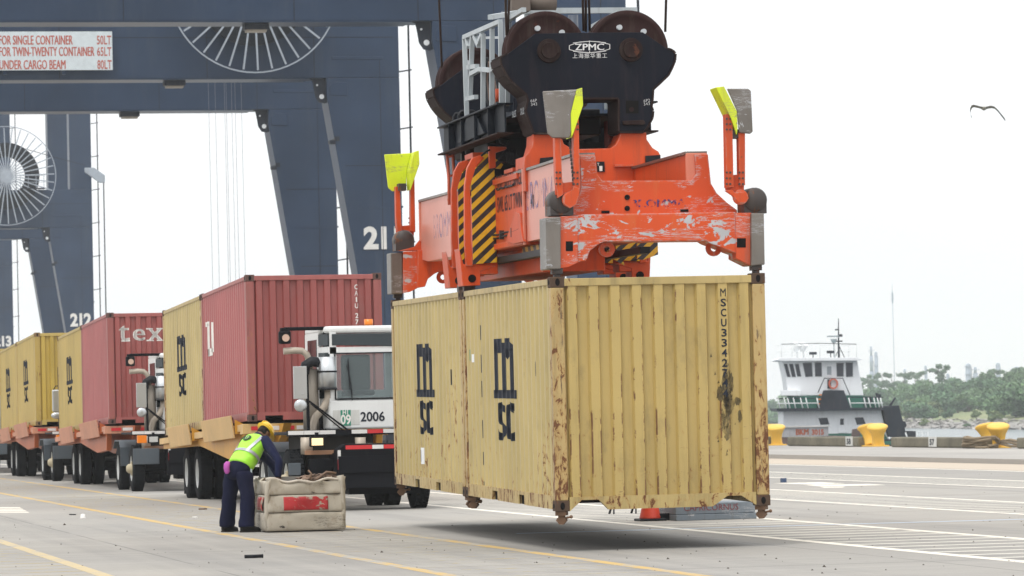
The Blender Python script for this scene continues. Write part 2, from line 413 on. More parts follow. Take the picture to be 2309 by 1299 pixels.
for i in range(3):     # tall flat-topped pines with tiers of foliage
    L = []
    for j in range(8):
        z = rt.uniform(7, 12.5); a = rt.uniform(0, 6.28); d = rt.uniform(.3, 3.2)*(1.2 if z > 10 else 1)
        L.append((d*cos(a), d*sin(a), z, rt.uniform(1.0, 2.0), rt.uniform(.5, 1.1)))
    PINE.append(crown_mesh('crown', L, 1500, .36, ML[1], 20+i))
tm = mesh('trunk', MB().tube([(0, 0, -1), (.1, .05, 2), (0, .15, 4.5)], .22, 7, r2=.1).tube([(0, 0, 2), (.9, .2, 3.6), (1.6, .3, 5)], .1, 5, r2=.04).tube([(0, 0, 2.4), (-.8, -.4, 4), (-1.5, -.5, 5.4)], .1, 5, r2=.04))
tm.materials.append(MBARK)
pm = mesh('trunk', MB().tube([(0, 0, -1), (.15, 0, 5), (0, .1, 12)], .24, 7, r2=.07).tube([(0, 0, 8), (1.4, .3, 9.3)], .07, 5).tube([(0, 0, 9), (-1.5, .2, 10.4)], .07, 5))
pm.materials.append(MBARK)
bt = mesh('trunk', MB().tube([(0, 0, -.8), (.2, .1, 1.6)], .15, 6, r2=.06).tube([(0, 0, -.3), (-.7, .3, 1.8)], .1, 5).tube([(0, 0, -.3), (.6, -.5, 1.9)], .1, 5)); bt.materials.append(MBARK)
def plant(kind, X, Y, sc, label, group, zz=0, squash=1):
    me = rt.choice({'bush': [b[0] for b in BUSH], 'tree': TREE, 'pine': PINE}[kind])
    nm = {'bush': 'bank_shrub', 'tree': 'bank_tree', 'pine': 'pine_tree'}[kind]
    t = thing(nm, label, {'bush': 'shrub', 'tree': 'tree', 'pine': 'tree'}[kind], (X, Y, ground_h(X, Y)+zz), group)
    t.rotation_euler = (0, 0, rt.uniform(0, 6.28)); t.scale = (sc, sc, sc*squash)
    part('crown', me, None, t); part('trunk', {'bush': bt, 'tree': tm, 'pine': pm}[kind], None, t)
def at_px(px, depth):      # a spot on the far bank found along the line of sight
    d = ray(px, 915); d = Vector((d.x, d.y)).normalized(); return d.x*depth, d.y*depth
GB, GT, GP = 'shrubs scattered over the far bank', 'leafy trees massed behind the far bank', 'pines standing behind the far bank'
LB, LT, LP = 'low green shrub on the hazy far bank of the river', 'rounded leafy tree in the belt behind the far bank', 'tall thin-trunked pine poking above the hazy tree belt'
for px, dp, sc in ((2075, 830, 1.0), (2100, 850, .9), (2055, 860, 1.0), (2140, 800, .45), (2160, 860, 1.0), (2185, 850, .9), (2215, 830, .8), (2240, 800, .9), (2262, 745, .95), (2290, 735, 1.1), (2320, 730, 1.2),
                   (2245, 730, .5), (2130, 880, 1.1), (2095, 890, 1.0), (2000, 920, 1.0), (1975, 960, 1.1), (2310, 800, 1.0), (2275, 840, 1.1), (2205, 880, 1.0), (2350, 740, 1.3), (2030, 940, 1.0), (1745, 1250, 1.1),
                   (1735, 1180, .8), (1760, 1300, 1.3), (2120, 735, .28), (2180, 740, .22), (2050, 780, .28), (2085, 790, .4), (2200, 770, .35), (1950, 1100, 1.2)):
    X, Y = at_px(px, dp); plant('bush', X, Y, sc, LB, GB, squash=rt.uniform(.75, 1))
for px, dp, sc in ((2035, 1010, .95), (2070, 1000, 1.0), (2100, 960, .95), (2130, 930, 1.0), (2160, 960, .9), (2185, 940, .95), (2210, 930, 1.0), (2245, 910, .95), (2275, 920, 1.05), (2305, 900, .95), (2340, 900, 1.0),
                   (2010, 1080, 1.0), (1985, 1120, 1.05), (1960, 1150, 1.0), (2050, 1120, 1.05), (2090, 1100, 1.05), (2150, 1080, 1.0), (2230, 1050, 1.1), (2290, 1040, 1.1), (1740, 1400, 1.2), (1765, 1420, 1.25)):
    X, Y = at_px(px, dp); plant('tree', X, Y, sc*.78, LT, GT)
for px, dp, sc in ((1990, 1300, .80), (2012, 1250, .78), (2040, 1330, .75), (2118, 1100, .80), (2065, 1280, .72), (1960, 1400, .8), (2300, 1100, .66), (2245, 1200, .72), (1945, 1450, .75)):
    X, Y = at_px(px, dp); plant('pine', X, Y, sc, LP, GP)
# understorey that reads as one mass
mb = MB(); ru = random.Random(9)
for i in range(24000):
    px = ru.uniform(1690, 2380); dp = ru.uniform(930 if px > 1950 else 1250, 1350); X, Y = at_px(px, dp)
    z = ground_h(X, Y)+ru.uniform(0, 2.1+.9*sin(px*.06)+.7*sin(px*.021+dp*.02)); p = Vector((X, Y, z)); s = ru.uniform(.4, .9)
    a = Vector((ru.gauss(0, 1), ru.gauss(0, 1), ru.gauss(0, .6))).normalized(); b = a.cross(Vector((ru.gauss(0, 1), ru.gauss(0, 1), ru.gauss(0, 1)))).normalized()
    mb.v += [tuple(p-a*s), tuple(p+b*s), tuple(p+a*s), tuple(p-b*s)]; n0 = len(mb.v)-4; mb.f.append((n0, n0+1, n0+2, n0+3)); mb.sm.append(False)
me = bpy.data.meshes.new('undergrowth'); me.from_pydata(mb.v, [], mb.f); me.materials.append(ML[0])
tag(part('undergrowth', me, None), 'dense hazy green undergrowth filling the slope between the far trees', 'undergrowth', kind='stuff')

# ---------------------------------------------------------------- refinery towers on the skyline
MT = paint('haze_paled_steel', (.28, .33, .42), .6, var=.1, rust=0)  # distance haze put into the steel colour as a pale blue-grey
def tower(px, ytop, wpx, dp, label, cap=False, stepped=False):
    d = ray(px, ytop); d2 = Vector((d.x, d.y, 0)).length; t = dp/d2; X, Y, Zt = d.x*t, d.y*t, EYE+d.z*t; r = wpx/FPX*dp/2*1.4
    o = thing('process_tower', label, 'tower', (X, Y, 0))
    if stepped:
        part('column', MB().cyl((0, 0, -1), (0, 0, Zt*.6), r, 14).cyl((0, 0, Zt*.6), (0, 0, Zt*.85), r*.75, 14), MT, o)
        part('top_section', MB().cyl((0, 0, Zt*.85), (0, 0, Zt), r*.5, 12), MT, o)
        part('side_pipe', MB().tube([(r*1.25, 0, 0), (r*1.25, 0, Zt*.7), (r*.6, 0, Zt*.8)], r*.12, 6), MT, o)
    else:
        part('column', MB().cyl((0, 0, -1), (0, 0, Zt*.96), r, 14).sph((0, 0, Zt*.96), r, r, Zt*.04), MT, o)
        part('side_pipe', MB().tube([(r*1.2, 0, 0), (r*1.2, 0, Zt*.9), (0, 0, Zt*1.0)], r*.12, 6), MT, o)
    pl = MB()
    for q in (.55, .75, .93): pl.lathe([(Zt*q, r), (Zt*q, r*1.4), (Zt*q+r*.15, r*1.4), (Zt*q+r*.15, r)], (0, 0, 0), 'z', 14)
    tag(part('platforms', pl, MT, o), None, None, kind='stuff')
    return o
for px, yt, wp, lab, st in ((1964, 781, 7, 'faint tall tower standing immediately right of the tug wheelhouse', True), (1975, 793, 5, 'faint slim tower just right of the tallest hazy tower beside the tug', False),
                        (2040, 832, 4, 'tiny faint stack above the trees right of the thin mast', False), (2087, 824, 4, 'thin pale tower halfway between the mast and the cluster on the right', False),
                        (2183, 820, 9, 'broad pale tower with rounded top, left one of the two neighbours', False), (2199, 828, 10, 'stepped darker tower directly right of the broad pale tower', True),
                        (2250, 818, 7, 'slim even tower standing alone between the stepped tower and the frame edge', False), (2292, 827, 8, 'squat tower at the right end of the skyline', False), (2137, 842, 5, 'small tower peeping above the trees left of the broad pale tower', False)):
    tower(px, yt, wp, 2100, lab, stepped=st)
d = ray(2012, 655); t = 1900/Vector((d.x, d.y, 0)).length; Zt = EYE+d.z*t
o = thing('radio_mast', 'very thin tall guyed mast rising from the hazy treeline', 'mast', (d.x*t, d.y*t, 0))
mm = MB(); mm.tube([(0, 0, -1), (0, 0, Zt)], .16, 6); part('mast_column', mm, MT, o); part('antenna', MB().tube([(0, 0, Zt), (0, 0, Zt+3)], .1, 6).box(-.35, .35, -.35, .35, Zt-6, Zt-1), MT, o)
# haze
haze = part('haze', MB().box(-950, 1260, -70, 2300, -7.5, 62), None); haze['kind'] = 'stuff'; haze['label'] = 'thin pale haze over the river and port'; haze['category'] = 'haze'
hm = bpy.data.materials.new('haze_air'); hm.use_nodes = True; ht = hm.node_tree; ht.nodes.clear()
ho = ht.nodes.new('ShaderNodeOutputMaterial'); hv = ht.nodes.new('ShaderNodeVolumePrincipled')
hv.inputs['Color'].default_value = (.93, .975, 1, 1); hv.inputs['Density'].default_value = .00022; hv.inputs['Anisotropy'].default_value = 0.3
ht.links.new(hv.outputs[0], ho.inputs['Volume']); haze.data.materials.append(hm); haze.display_type = 'WIRE'
# ---------------------------------------------------------------- containers
CW, CL, CH = 2.438, 6.058, 2.591
def box_paint(name, col, rust, dirt, shade=(.10, .085, .06), ribs=False):
    """container paint: fading, vertical streaks, chips along corrugation edges, heavier rust low down"""
    k = NT(name); s = k.sep()
    off = k.n('ShaderNodeVectorMath', operation='ADD'); k.l(k.co, off.inputs[0])
    sc = k.n('ShaderNodeVectorMath', operation='SCALE'); cmb = k.n('ShaderNodeCombineXYZ')
    for i in range(3): k.l(k.rnd, cmb.inputs[i])
    k.l(cmb.outputs[0], sc.inputs[0]); sc.inputs['Scale'].default_value = 13; k.l(sc.outputs[0], off.inputs[1]); P = off.outputs[0]
    a = k.noise(.6, detail=5, src=P); c = k.mix(k.ramp(a, .3, .7), mul(col, .88), mul(col, 1.08))
    b = k.noise(5, (1, 1, .09), detail=7, rough=.65, src=P); c = k.mix(k.math('MULTIPLY', k.ramp(b, .5, .72), dirt), c, mul(col, .55))
    f0 = k.noise(3, (1, 1, .5), detail=8, rough=.7, off=(3, 3, 3), src=P); c = k.mix(k.math('MULTIPLY', k.ramp(f0, .55, .75), dirt*.6), c, shade)
    low = k.ramp(s[2], 0, 1.6, .05, -.03)
    r1 = k.noise(13, (1, 1, .45), detail=10, rough=.7, dist=.6, off=(8, 2, 2), src=P); r2 = k.noise(.9, (1, 1, .5), detail=3, off=(1, 4, 4), src=P)
    r = k.math('ADD', k.math('ADD', r1, k.math('MULTIPLY', r2, .4)), low); t = 1.03-.36*rust
    f = k.ramp(r, t, t+.03); halo = k.ramp(r, t-.07, t+.01, 0, .55)
    rc = k.mix(k.noise(30, detail=3), (.055, .024, .012), (.22, .085, .028))
    c = k.mix(halo, c, (.34, .17, .04)); c = k.mix(f, c, rc)
    g1 = k.noise(16, (1, 1, .10), detail=6, rough=.7, dist=.3, off=(6, 1, 1), src=P); g2 = k.noise(1.4, (1, 1, .7), detail=4, off=(2, 9, 3), src=P)
    c = k.mix(k.math('MULTIPLY', k.ramp(k.math('ADD', g1, k.math('MULTIPLY', g2, .35)), .93-.16*rust, .96-.16*rust), .8), c, (.075, .045, .03))
    if ribs:      # paint knocked off along the edges of the corrugations by neighbouring boxes
        m = k.math('MODULO', k.math('ADD', s[0], 2.44-.192), .244); e1 = k.math('ABSOLUTE', k.math('SUBTRACT', m, .0)); e2 = k.math('ABSOLUTE', k.math('SUBTRACT', m, .10)); e3 = k.math('ABSOLUTE', k.math('SUBTRACT', m, .244))
        e = k.math('MINIMUM', k.math('MINIMUM', e1, e2), e3); wob = k.noise(22, (1, 1, .35), detail=5, off=(1, 1, 9), src=P); near = k.ramp(k.math('SUBTRACT', e, k.math('MULTIPLY', wob, .012)), -.001, .006, 1, 0)
        g3 = k.noise(5, (.6, .6, .5), detail=8, rough=.75, off=(5, 5, 2), src=P); lo2 = k.ramp(s[2], 0, 2.2, .07, -.045)
        c = k.mix(k.math('MULTIPLY', near, k.ramp(k.math('ADD', g3, lo2), .54, .58)), c, k.mix(k.noise(12), (.07, .035, .018), (.24, .11, .04)))
        sc1 = k.noise(26, (.45, 1, 4.5), detail=4, dist=.5, off=(2, 2, 2), src=P); c = k.mix(k.math('MULTIPLY', k.ramp(k.math('ADD', sc1, k.math('MULTIPLY', lo2, .6)), .70, .72), k.ramp(m, .095, .12, .8, .15)), c, (.13, .06, .03))
    k.col(c); k.l(k.ramp(f, 0, 1, .48, .9), k.p.inputs['Roughness'])
    k.bump(k.math('SUBTRACT', k.math('MULTIPLY', a, .6), k.math('MULTIPLY', f, .4)), .25, .02); return k.m
CP = {
 'yellow': dict(wall=box_paint('yellow_container_paint', (.48, .35, .122), .36, .6, ribs=True), side=box_paint('yellow_side_paint', (.46, .36, .15), .42, .5),
                post=box_paint('rusty_yellow_post', (.45, .32, .13), .78, .9), rail=box_paint('worn_yellow_rail', (.44, .33, .13), .6, 1.0, (.17, .11, .06)), cast=paint('rusty_casting', (.085, .055, .038), .85, rust=.7, rustcol=(.11, .055, .03))),
 'ochre': dict(wall=box_paint('ochre_container_paint', (.45, .31, .055), .25, .4), side=box_paint('ochre_side_paint', (.45, .33, .10), .25, .4),
                post=box_paint('ochre_post', (.42, .29, .07), .5, .6), rail=box_paint('ochre_rail', (.44, .32, .09), .4, .5), cast=paint('brown_casting', (.20, .12, .05), .8, rust=.6)),
 'red': dict(wall=box_paint('oxide_red_container_paint', (.28, .070, .062), .22, .35, (.3, .2, .18)), side=box_paint('faded_red_side_paint', (.36, .105, .10), .2, .4, (.4, .25, .22)),
                post=box_paint('faded_red_post', (.30, .085, .075), .5, .6, (.2, .15, .1)), rail=box_paint('faded_red_rail', (.32, .09, .08), .3, .5, (.25, .2, .15)), cast=paint('dark_casting', (.10, .05, .04), .8, rust=.5)),
}
def profile(L, x0, pitch, flat, slope, depth, n, first=None):
    """corrugation section: list of (t, d) where d=0 is proud and d=depth recessed"""
    pts = [(x0, depth)]; t = first if first is not None else x0+.03
    for i in range(n):
        a = t+i*pitch; pts += [(a, depth), (a+slope, 0), (a+slope+flat, 0), (a+2*slope+flat, depth)]
    pts.append((L-x0, depth)); out = [pts[0]]
    for p in pts[1:]:
        if p[0]-out[-1][0] > 1e-4: out.append(p)
    return out
FR = profile(CW, .15, .244, .10, .022, .05, 9, .17)
SD = profile(CL, .13, .2765, .068, .06, .036, 21, .15)
def corr(prof, z0, z1, fn):
    mb = MB(); v = []
    for (t, d) in prof: v += [fn(t, d, z0), fn(t, d, z1)]
    mb.add(v, [(2*i, 2*i+2, 2*i+3, 2*i+1) for i in range(len(prof)-1)]); return mb
def on_profile(tris, prof, fn, off):
    mb = MB()
    for (t0, d0), (t1, d1) in zip(prof, prof[1:]):
        for tr in tris:
            if max(p[0] for p in tr) < t0 or min(p[0] for p in tr) > t1: continue
            P = clip(tr, t0, t1)
            if len(P) > 2:
                vs = [fn(p[0], d0+(d1-d0)*(p[0]-t0)/(t1-t0)-off, p[1]) for p in P]; mb.add(vs, [tuple(range(len(P)))])
    return mb
def raw(name, mb, mat, parent):
    if not mb.v: return None
    me = bpy.data.meshes.new(name); me.from_pydata(mb.v, [], mb.f); me.materials.append(mat)
    o = bpy.data.objects.new(name, me); COL.objects.link(o); o.parent = parent; return o
M_BLK = plain('black_lettering', (.02, .024, .035), .6); M_WHT = plain('white_lettering', (.72, .70, .66), .6)
M_FLOOR = plain('dark_underside', (.05, .04, .035), .9); M_HOLE = plain('pocket_black', (.008, .007, .007), .95)
def shift(tr, dx, dz, sx=1, sz=1): return [[(p[0]*sx+dx, p[1]*sz+dz) for p in t] for t in tr]
_sc = tex_tris('sc', 1.0, 0, sp=1.05); _scb = [[(p[0]+d, p[1]+e) for p in t] for t in _sc for d, e in ((-.035, 0), (0, .01), (.035, 0))]
def norm(tr, x0, x1, z0, z1):
    xs = [p[0] for t in tr for p in t]; zs = [p[1] for t in tr for p in t]; a, b, c, d = min(xs), max(xs), min(zs), max(zs)
    return [[(x0+(p[0]-a)/(b-a)*(x1-x0), z0+(p[1]-c)/(d-c)*(z1-z0)) for p in t] for t in tr]
def rect(x0, x1, z0, z1): return [[(x0, z0), (x1, z0), (x1, z1)], [(x0, z0), (x1, z1), (x0, z1)]]
def mlogo():
    # the tall letter over two small ones, as on the side of the boxes (t runs away from the near end)
    T = []
    x1 = 3.80; x0 = 2.45     # seen from outside the left side, +t is to the left
    g = lambda a, b, c, d: rect(x1-(x1-x0)*b, x1-(x1-x0)*a, c, d)
    T += g(0.0, .19, 1.30, 1.90)+g(.40, .60, 1.30, 1.90)+g(.80, .97, 1.30, 1.74)
    T += [[(x1, 1.95), (x1, 1.78), (x1-.55, 1.78)], [(x1, 1.95), (x1-.55, 1.78), (x1-.55, 1.95)]]
    T += [[(x1-.85, 1.80), (x1-1.25, 1.80), (x1-1.05, 1.94)], [(x1-.6, 1.95), (x1-.85, 1.70), (x1-1.1, 1.95)]]+rect(x1-1.25, x1-.6, 1.73, 1.82)
    T += g(-.05, .27, 1.24, 1.34)+g(.35, .66, 1.24, 1.34)+g(.75, 1.04, 1.24, 1.34)
    sc = [[(x0+x1-p[0], p[1]) for p in t] for t in norm(_scb, 2.55, 3.70, .74, 1.20)]
    return T+sc
MLOGO = mlogo()
def container(name, label, loc_m, scheme, logo=None, code=None, mark=None, detail=False, group=None):
    P = CP[scheme]; c = thing(name, label, 'container', mat=loc_m, group=group)
    fn_f = lambda t, d, z: (t, .012+d, z); fn_l = lambda t, d, z: (.010+d, t, z)
    fn_r = lambda t, d, z: (CW-.010-d, t, z); fn_b = lambda t, d, z: (t, CL-.012-d, z)
    z0, z1 = .15, CH-.085
    e = part('end_wall', corr(FR, z0, z1, fn_f), P['wall'], c)
    part('side_wall', corr(SD, z0-.02, z1+.03, fn_l), P['side'], c)
    part('side_wall', corr(SD, z0-.02, z1+.03, fn_r), P['side'], c)
    part('end_wall', corr(FR, z0, z1, fn_b), P['wall'], c)
    part('roof', MB().box(.06, CW-.06, .1, CL-.1, CH-.07, CH-.045), P['rail'], c)
    part('floor', MB().box(.06, CW-.06, .1, CL-.1, .12, .15), M_FLOOR, c)
    cz = .118
    for x in (0, CW-.15):
        for y in (0, CL-.155): part('corner_post', MB().box(x+.004 if x == 0 else x, x+.15 if x == 0 else x+.146, y+.004, y+.151, cz, CH-cz), P['post'], c, .012)
    for x in (0, CW-.162):
        for y in (0, CL-.178):
            for z in (0, CH-cz):
                o = part('corner_casting', MB().box(x, x+.162, y, y+.178, z, z+cz), P['cast'], c, .008)
    # openings of the castings, dark oval pockets just proud of the casting faces
    hb = MB()
    for x in (.081, CW-.081):
        for z in (cz/2, CH-cz/2): hb.prism([(x+.026*cos(t), z+.042*sin(t)) for t in [i*pi/6 for i in range(12)]], -.003, .02)
    for y in (.089, CL-.089):
        for z in (cz/2, CH-cz/2): hb.prism([(y+.04*cos(t), z+.028*sin(t)) for t in [i*pi/6 for i in range(12)]], -.003, .02, 'x')
    o = part('casting_openings', hb, M_HOLE, c); o['kind'] = 'stuff'
    for y in (0, CL-.062):        # end header, end sill with the notched gooseneck/tie-down cut-outs
        part('top_rail', MB().box(.15, CW-.15, y+.002, y+.06, CH-.105, CH-.02), P['rail'], c, .006)
    n = [(.162, .155), (.162, .0), (.30, .12), (.49, .12), (.60, .008), (CW-.66, .008), (CW-.49, .12), (CW-.33, .12), (CW-.162, .01), (CW-.162, .155)] if detail else \
        [(.162, .16), (.162, .02), (.30, .02), (.30, .10), (.62, .10), (.62, .02), (CW-.62, .02), (CW-.62, .1), (CW-.30, .1), (CW-.30, .02), (CW-.162, .02), (CW-.162, .16)]
    part('bottom_rail', MB().prism(n, .002, .07), P['rail'], c)
    part('bottom_rail', MB().prism(n, CL-.07, CL-.002), P['rail'], c)
    for x in (.003, CW-.063):
        part('top_rail', MB().box(x, x+.06, .17, CL-.17, CH-.088, CH-.02), P['rail'], c, .006)
        part('bottom_rail', MB().prism([(.17, .02), (1.95, .02), (1.95, .13), (2.31, .13), (2.31, .02), (3.75, .02), (3.75, .13), (4.11, .13), (4.11, .02), (CL-.17, .02), (CL-.17, .17), (.17, .17)], x, x+.055, 'x'), P['rail'], c)
    part('fork_pocket', MB().box(.04, CW-.04, 1.95, 2.31, .02, .118), M_HOLE, c); part('fork_pocket', MB().box(.04, CW-.04, 3.75, 4.11, .02, .118), M_HOLE, c)
    if logo == 'msc':
        raw('logo', on_profile(MLOGO, SD, fn_l, .004), M_BLK, c)
    if code:
        T = []; z = code[1]
        for ch in code[0]:
            if ch != ' ': T = norm(tex_tris(ch, 1, .02), code[2]-(.012 if ch in 'I1' else .031)*code[3], code[2]+(.012 if ch in 'I1' else .031)*code[3], z-.088*code[3], z); raw('code_letter', on_profile(T, FR, fn_f, .004), M_BLK if code[4] else M_WHT, c)
            z -= .112*code[3]*(1 if ch != ' ' else .55)
    if mark: raw('lettering', on_profile(mark[0], mark[2] == 'side' and SD or FR, fn_l if mark[2] == 'side' else fn_f, .004), mark[1], c)
    return c
HM = Matrix.Translation((9.543, 43.027, .444)) @ Matrix.Rotation(radians(-1.861), 4, 'Z') @ Matrix.Rotation(radians(.61), 4, 'X') @ Matrix.Rotation(radians(-.194), 4, 'Y')
HI = HM.inverted()
def hp(px, py, axis, val):       # line of sight met with a plane of the hanging frame
    o = HI @ Vector((0, 0, EYE)); d = HI.to_3x3() @ ray(px, py); t = (val-o[axis])/d[axis]; return o+d*t
def HL(px, py, y): p = hp(px, py, 1, y); return (p.x, p.z)
def HS(px, py, x): p = hp(px, py, 0, x); return (p.y, p.z)
A = container('shipping_container', 'worn yellow container hanging nearest, end wall facing us with vertical black code and soot', HM, 'yellow', 'msc',
              ('MSCU3342744', CH-.165, 1.955, 1.0, True), detail=True, group='yellow containers hanging from the spreader')
B = container('shipping_container', 'worn yellow container hanging behind the nearest one, only its long side and rusty post showing', HM @ Matrix.Translation((0, 6.13, 0)), 'yellow', 'msc', detail=True,
              group='yellow containers hanging from the spreader')
# last boxed digit and the soot around it
k = NT('soot_stained_paint'); s = k.sep()
# the stain is dirt on the metal: same sheet following the corrugation, with its own ragged outline
def soot():
    rs = random.Random(3); T = []
    blobs = [(1.955, 1.04, .045, .21), (1.955, 1.30, .042, .24), (1.99, 1.15, .07, .15), (1.97, .83, .045, .10), (1.90, 1.25, .03, .1), (1.985, 1.48, .045, .12), (1.92, .95, .025, .12), (2.10, 1.17, .035, .05), (2.03, 1.38, .035, .12), (2.12, 1.0, .02, .08)]
    for (x, z, rx, rz) in blobs:
        n = 26; P = [(x+rx*cos(2*pi*i/n)*rs.uniform(.7, 1.2), z+rz*sin(2*pi*i/n)*rs.uniform(.75, 1.15)) for i in range(n)]
        T += [[(x, z), P[i], P[(i+1) % n]] for i in range(n)]
    for i in range(90):
        x = rs.gauss(1.97, .055); z = rs.gauss(1.15, .28); r = rs.uniform(.004, .014)
        T.append([(x-r, z-r*1.5), (x+r, z-r), (x, z+r*2)])
    return T
a = k.noise(6, (1, 1, .5), detail=6, rough=.65); k.col(k.mix(k.ramp(a, .38, .60), (.20, .155, .07), (.045, .038, .028))); k.p.inputs['Roughness'].default_value = .9
b = k.noise(11, (1, 1, .45), detail=9, rough=.72, off=(4, 4, 4)); k.l(k.ramp(b, .34, .62, .0, .95), k.p.inputs['Alpha'])
_o = raw('soot_stain', on_profile(soot(), FR, lambda t, d, z: (t, .012+d, z), .0025), k.m, A); _o['kind'] = 'stuff'
# torn plate labels and stickers on the long sides
stk = MB()
def side_patch(parent, t0, t1, z0, z1, mat, nm='sticker'):
    raw(nm, on_profile(rect(t0, t1, z0, z1), SD, lambda t, d, z: (.010+d, t, z), .005), mat, parent)
M_STK = plain('sticker_white', (.75, .77, .78), .5); M_GRN = plain('sticker_green', (.02, .22, .14), .5); M_BLU = plain('sticker_blue', (.02, .04, .2), .5)
side_patch(B, 3.45, 3.75, .34, .56, M_STK); raw('sticker_bar', on_profile(rect(3.56, 3.64, .37, .53), SD, lambda t, d, z: (.010+d, t, z), .007), M_BLU, B)
side_patch(A, 5.35, 5.45, 1.68, 1.78, M_STK); side_patch(A, 5.62, 5.70, 1.70, 1.84, M_GRN)
side_patch(A, 1.05, 1.07, 1.5, 1.66, M_BLK, 'frame_mark'); side_patch(B, 1.0, 1.02, 1.40, 1.60, M_BLK, 'frame_mark')
for zz, hh in ((1.95, .18), (1.55, .22), (1.25, .2), (.75, .22), (.42, .16), (.12, .1)): side_patch(A, 4.86, 4.872, zz, zz+hh, M_BLK, 'code_mark')
# semi-automatic twist locks still hanging in the bottom castings
M_RUSTY = paint('rusty_lock_steel', (.17, .10, .06), .8, .3, rust=.8)
def lock():
    return (MB().box(-.06, .06, -.06, .06, -.045, 0).box(-.035, .035, -.03, .03, -.07, -.045).prism([(-.045, -.07), (.045, -.07), (.06, -.10), (.02, -.145), (-.02, -.145), (-.06, -.10)], -.035, .035)
            .cyl((.04, -.02, -.075), (.12, -.06, -.06), .012, 8).sph((.12, -.06, -.06), .02, n=8, m=5))
lm = mesh('twist_lock', lock())
for i, (x, y, lb) in enumerate(((.085, .09, 'rusty twist lock hanging under the near left corner of the nearest yellow container'), (CW-.085, .09, 'rusty twist lock under the near right corner of the nearest yellow container'),
                                (.085, CL-.09, 'rusty twist lock under the rear left corner of the nearest yellow container'), (.085, 6.13+.09, 'rusty twist lock under the front left corner of the rear yellow container'),
                                (.085, 6.13+CL-.09, 'rusty twist lock at the far left bottom corner of the rear yellow container'))):
    o = bpy.data.objects.new('twist_lock', lm); COL.objects.link(o); o.matrix_world = HM @ Matrix.Translation((x, y, -.001)) @ Matrix.Rotation(random.uniform(-.6, .6), 4, 'Z')
    if not lm.materials: lm.materials.append(M_RUSTY)
    tag(o, lb, 'twist lock', 'twist locks under the hanging containers')

# ---------------------------------------------------------------- spreader (orange) carrying both boxes
OR = (.56, .068, .011)
M_OR = paint('spreader_orange', OR, .45, var=.16, dirt=.5, dirtcol=(.20, .05, .03), rust=.35, edge=(.42, .22, .17))
M_ORS = paint('faded_spreader_orange', (.62, .20, .13), .4, var=.12, dirt=.3, dirtcol=(.45, .12, .06))
M_ORW = paint('scraped_spreader_orange', OR, .45, var=.12, dirt=.3, dirtcol=(.5, .18, .05), scratch=1.0, rust=.2, edge=(.40, .34, .32), erad=.03)
M_ORV = paint('heavily_scraped_orange', OR, .48, var=.12, dirt=.4, dirtcol=(.5, .18, .05), scratch=1.9, rust=.2, edge=(.36, .32, .31), erad=.03, sstretch=(.5, .5, 5), sscale=3)
M_ORX = paint('worn_corner_orange', OR, .5, var=.12, dirt=.5, scratch=1.6, rust=.5)
M_STEEL = paint('scuffed_steel', (.20, .18, .16), .38, .75, var=.3, dirt=.4, dirtcol=(.16, .12, .09), scratch=.6)
M_DKST = paint('dark_oily_steel', (.055, .045, .042), .5, .3, rust=.7)
M_NEON = paint('neon_yellow_paint', (.62, .72, .015), .5, var=.15, dirt=.5, dirtcol=(.32, .30, .06), rust=.3, scratch=.6, scratchcol=(.30, .28, .2))
M_BLACK = plain('black_rubber_steel', (.012, .013, .016), .5)
def stripes(name, ang=(1, 0, 1.1), per=.17, wear=.2):
    k = NT(name); s = k.sep(); v = k.math('ADD', k.math('ADD', k.math('MULTIPLY', s[0], ang[0]), k.math('MULTIPLY', s[1], ang[1])), k.math('MULTIPLY', s[2], -ang[2]))
    m = k.math('MODULO', k.math('ADD', v, 50), per); f = k.ramp(m, per*.5-.002, per*.5+.002)
    n = k.noise(9, detail=8, rough=.7); k.col(k.mix(f, k.mix(k.ramp(n, .5, .7), (.70, .40, .012), (.5, .27, .02)), k.mix(k.ramp(n, .5, .7), (.018, .015, .018), (.06, .045, .04))))
    k.p.inputs['Roughness'].default_value = .38; return k.m
M_STR = stripes('hazard_stripes')
SP = thing('container_spreader', 'battered orange lifting spreader with raised corner flippers gripping the two yellow containers', 'spreader', mat=HM)
T0 = CH
def poly(pts, y): return [HL(a, b, y) for a, b in pts]
Z = lambda px, py, z0, z1: None
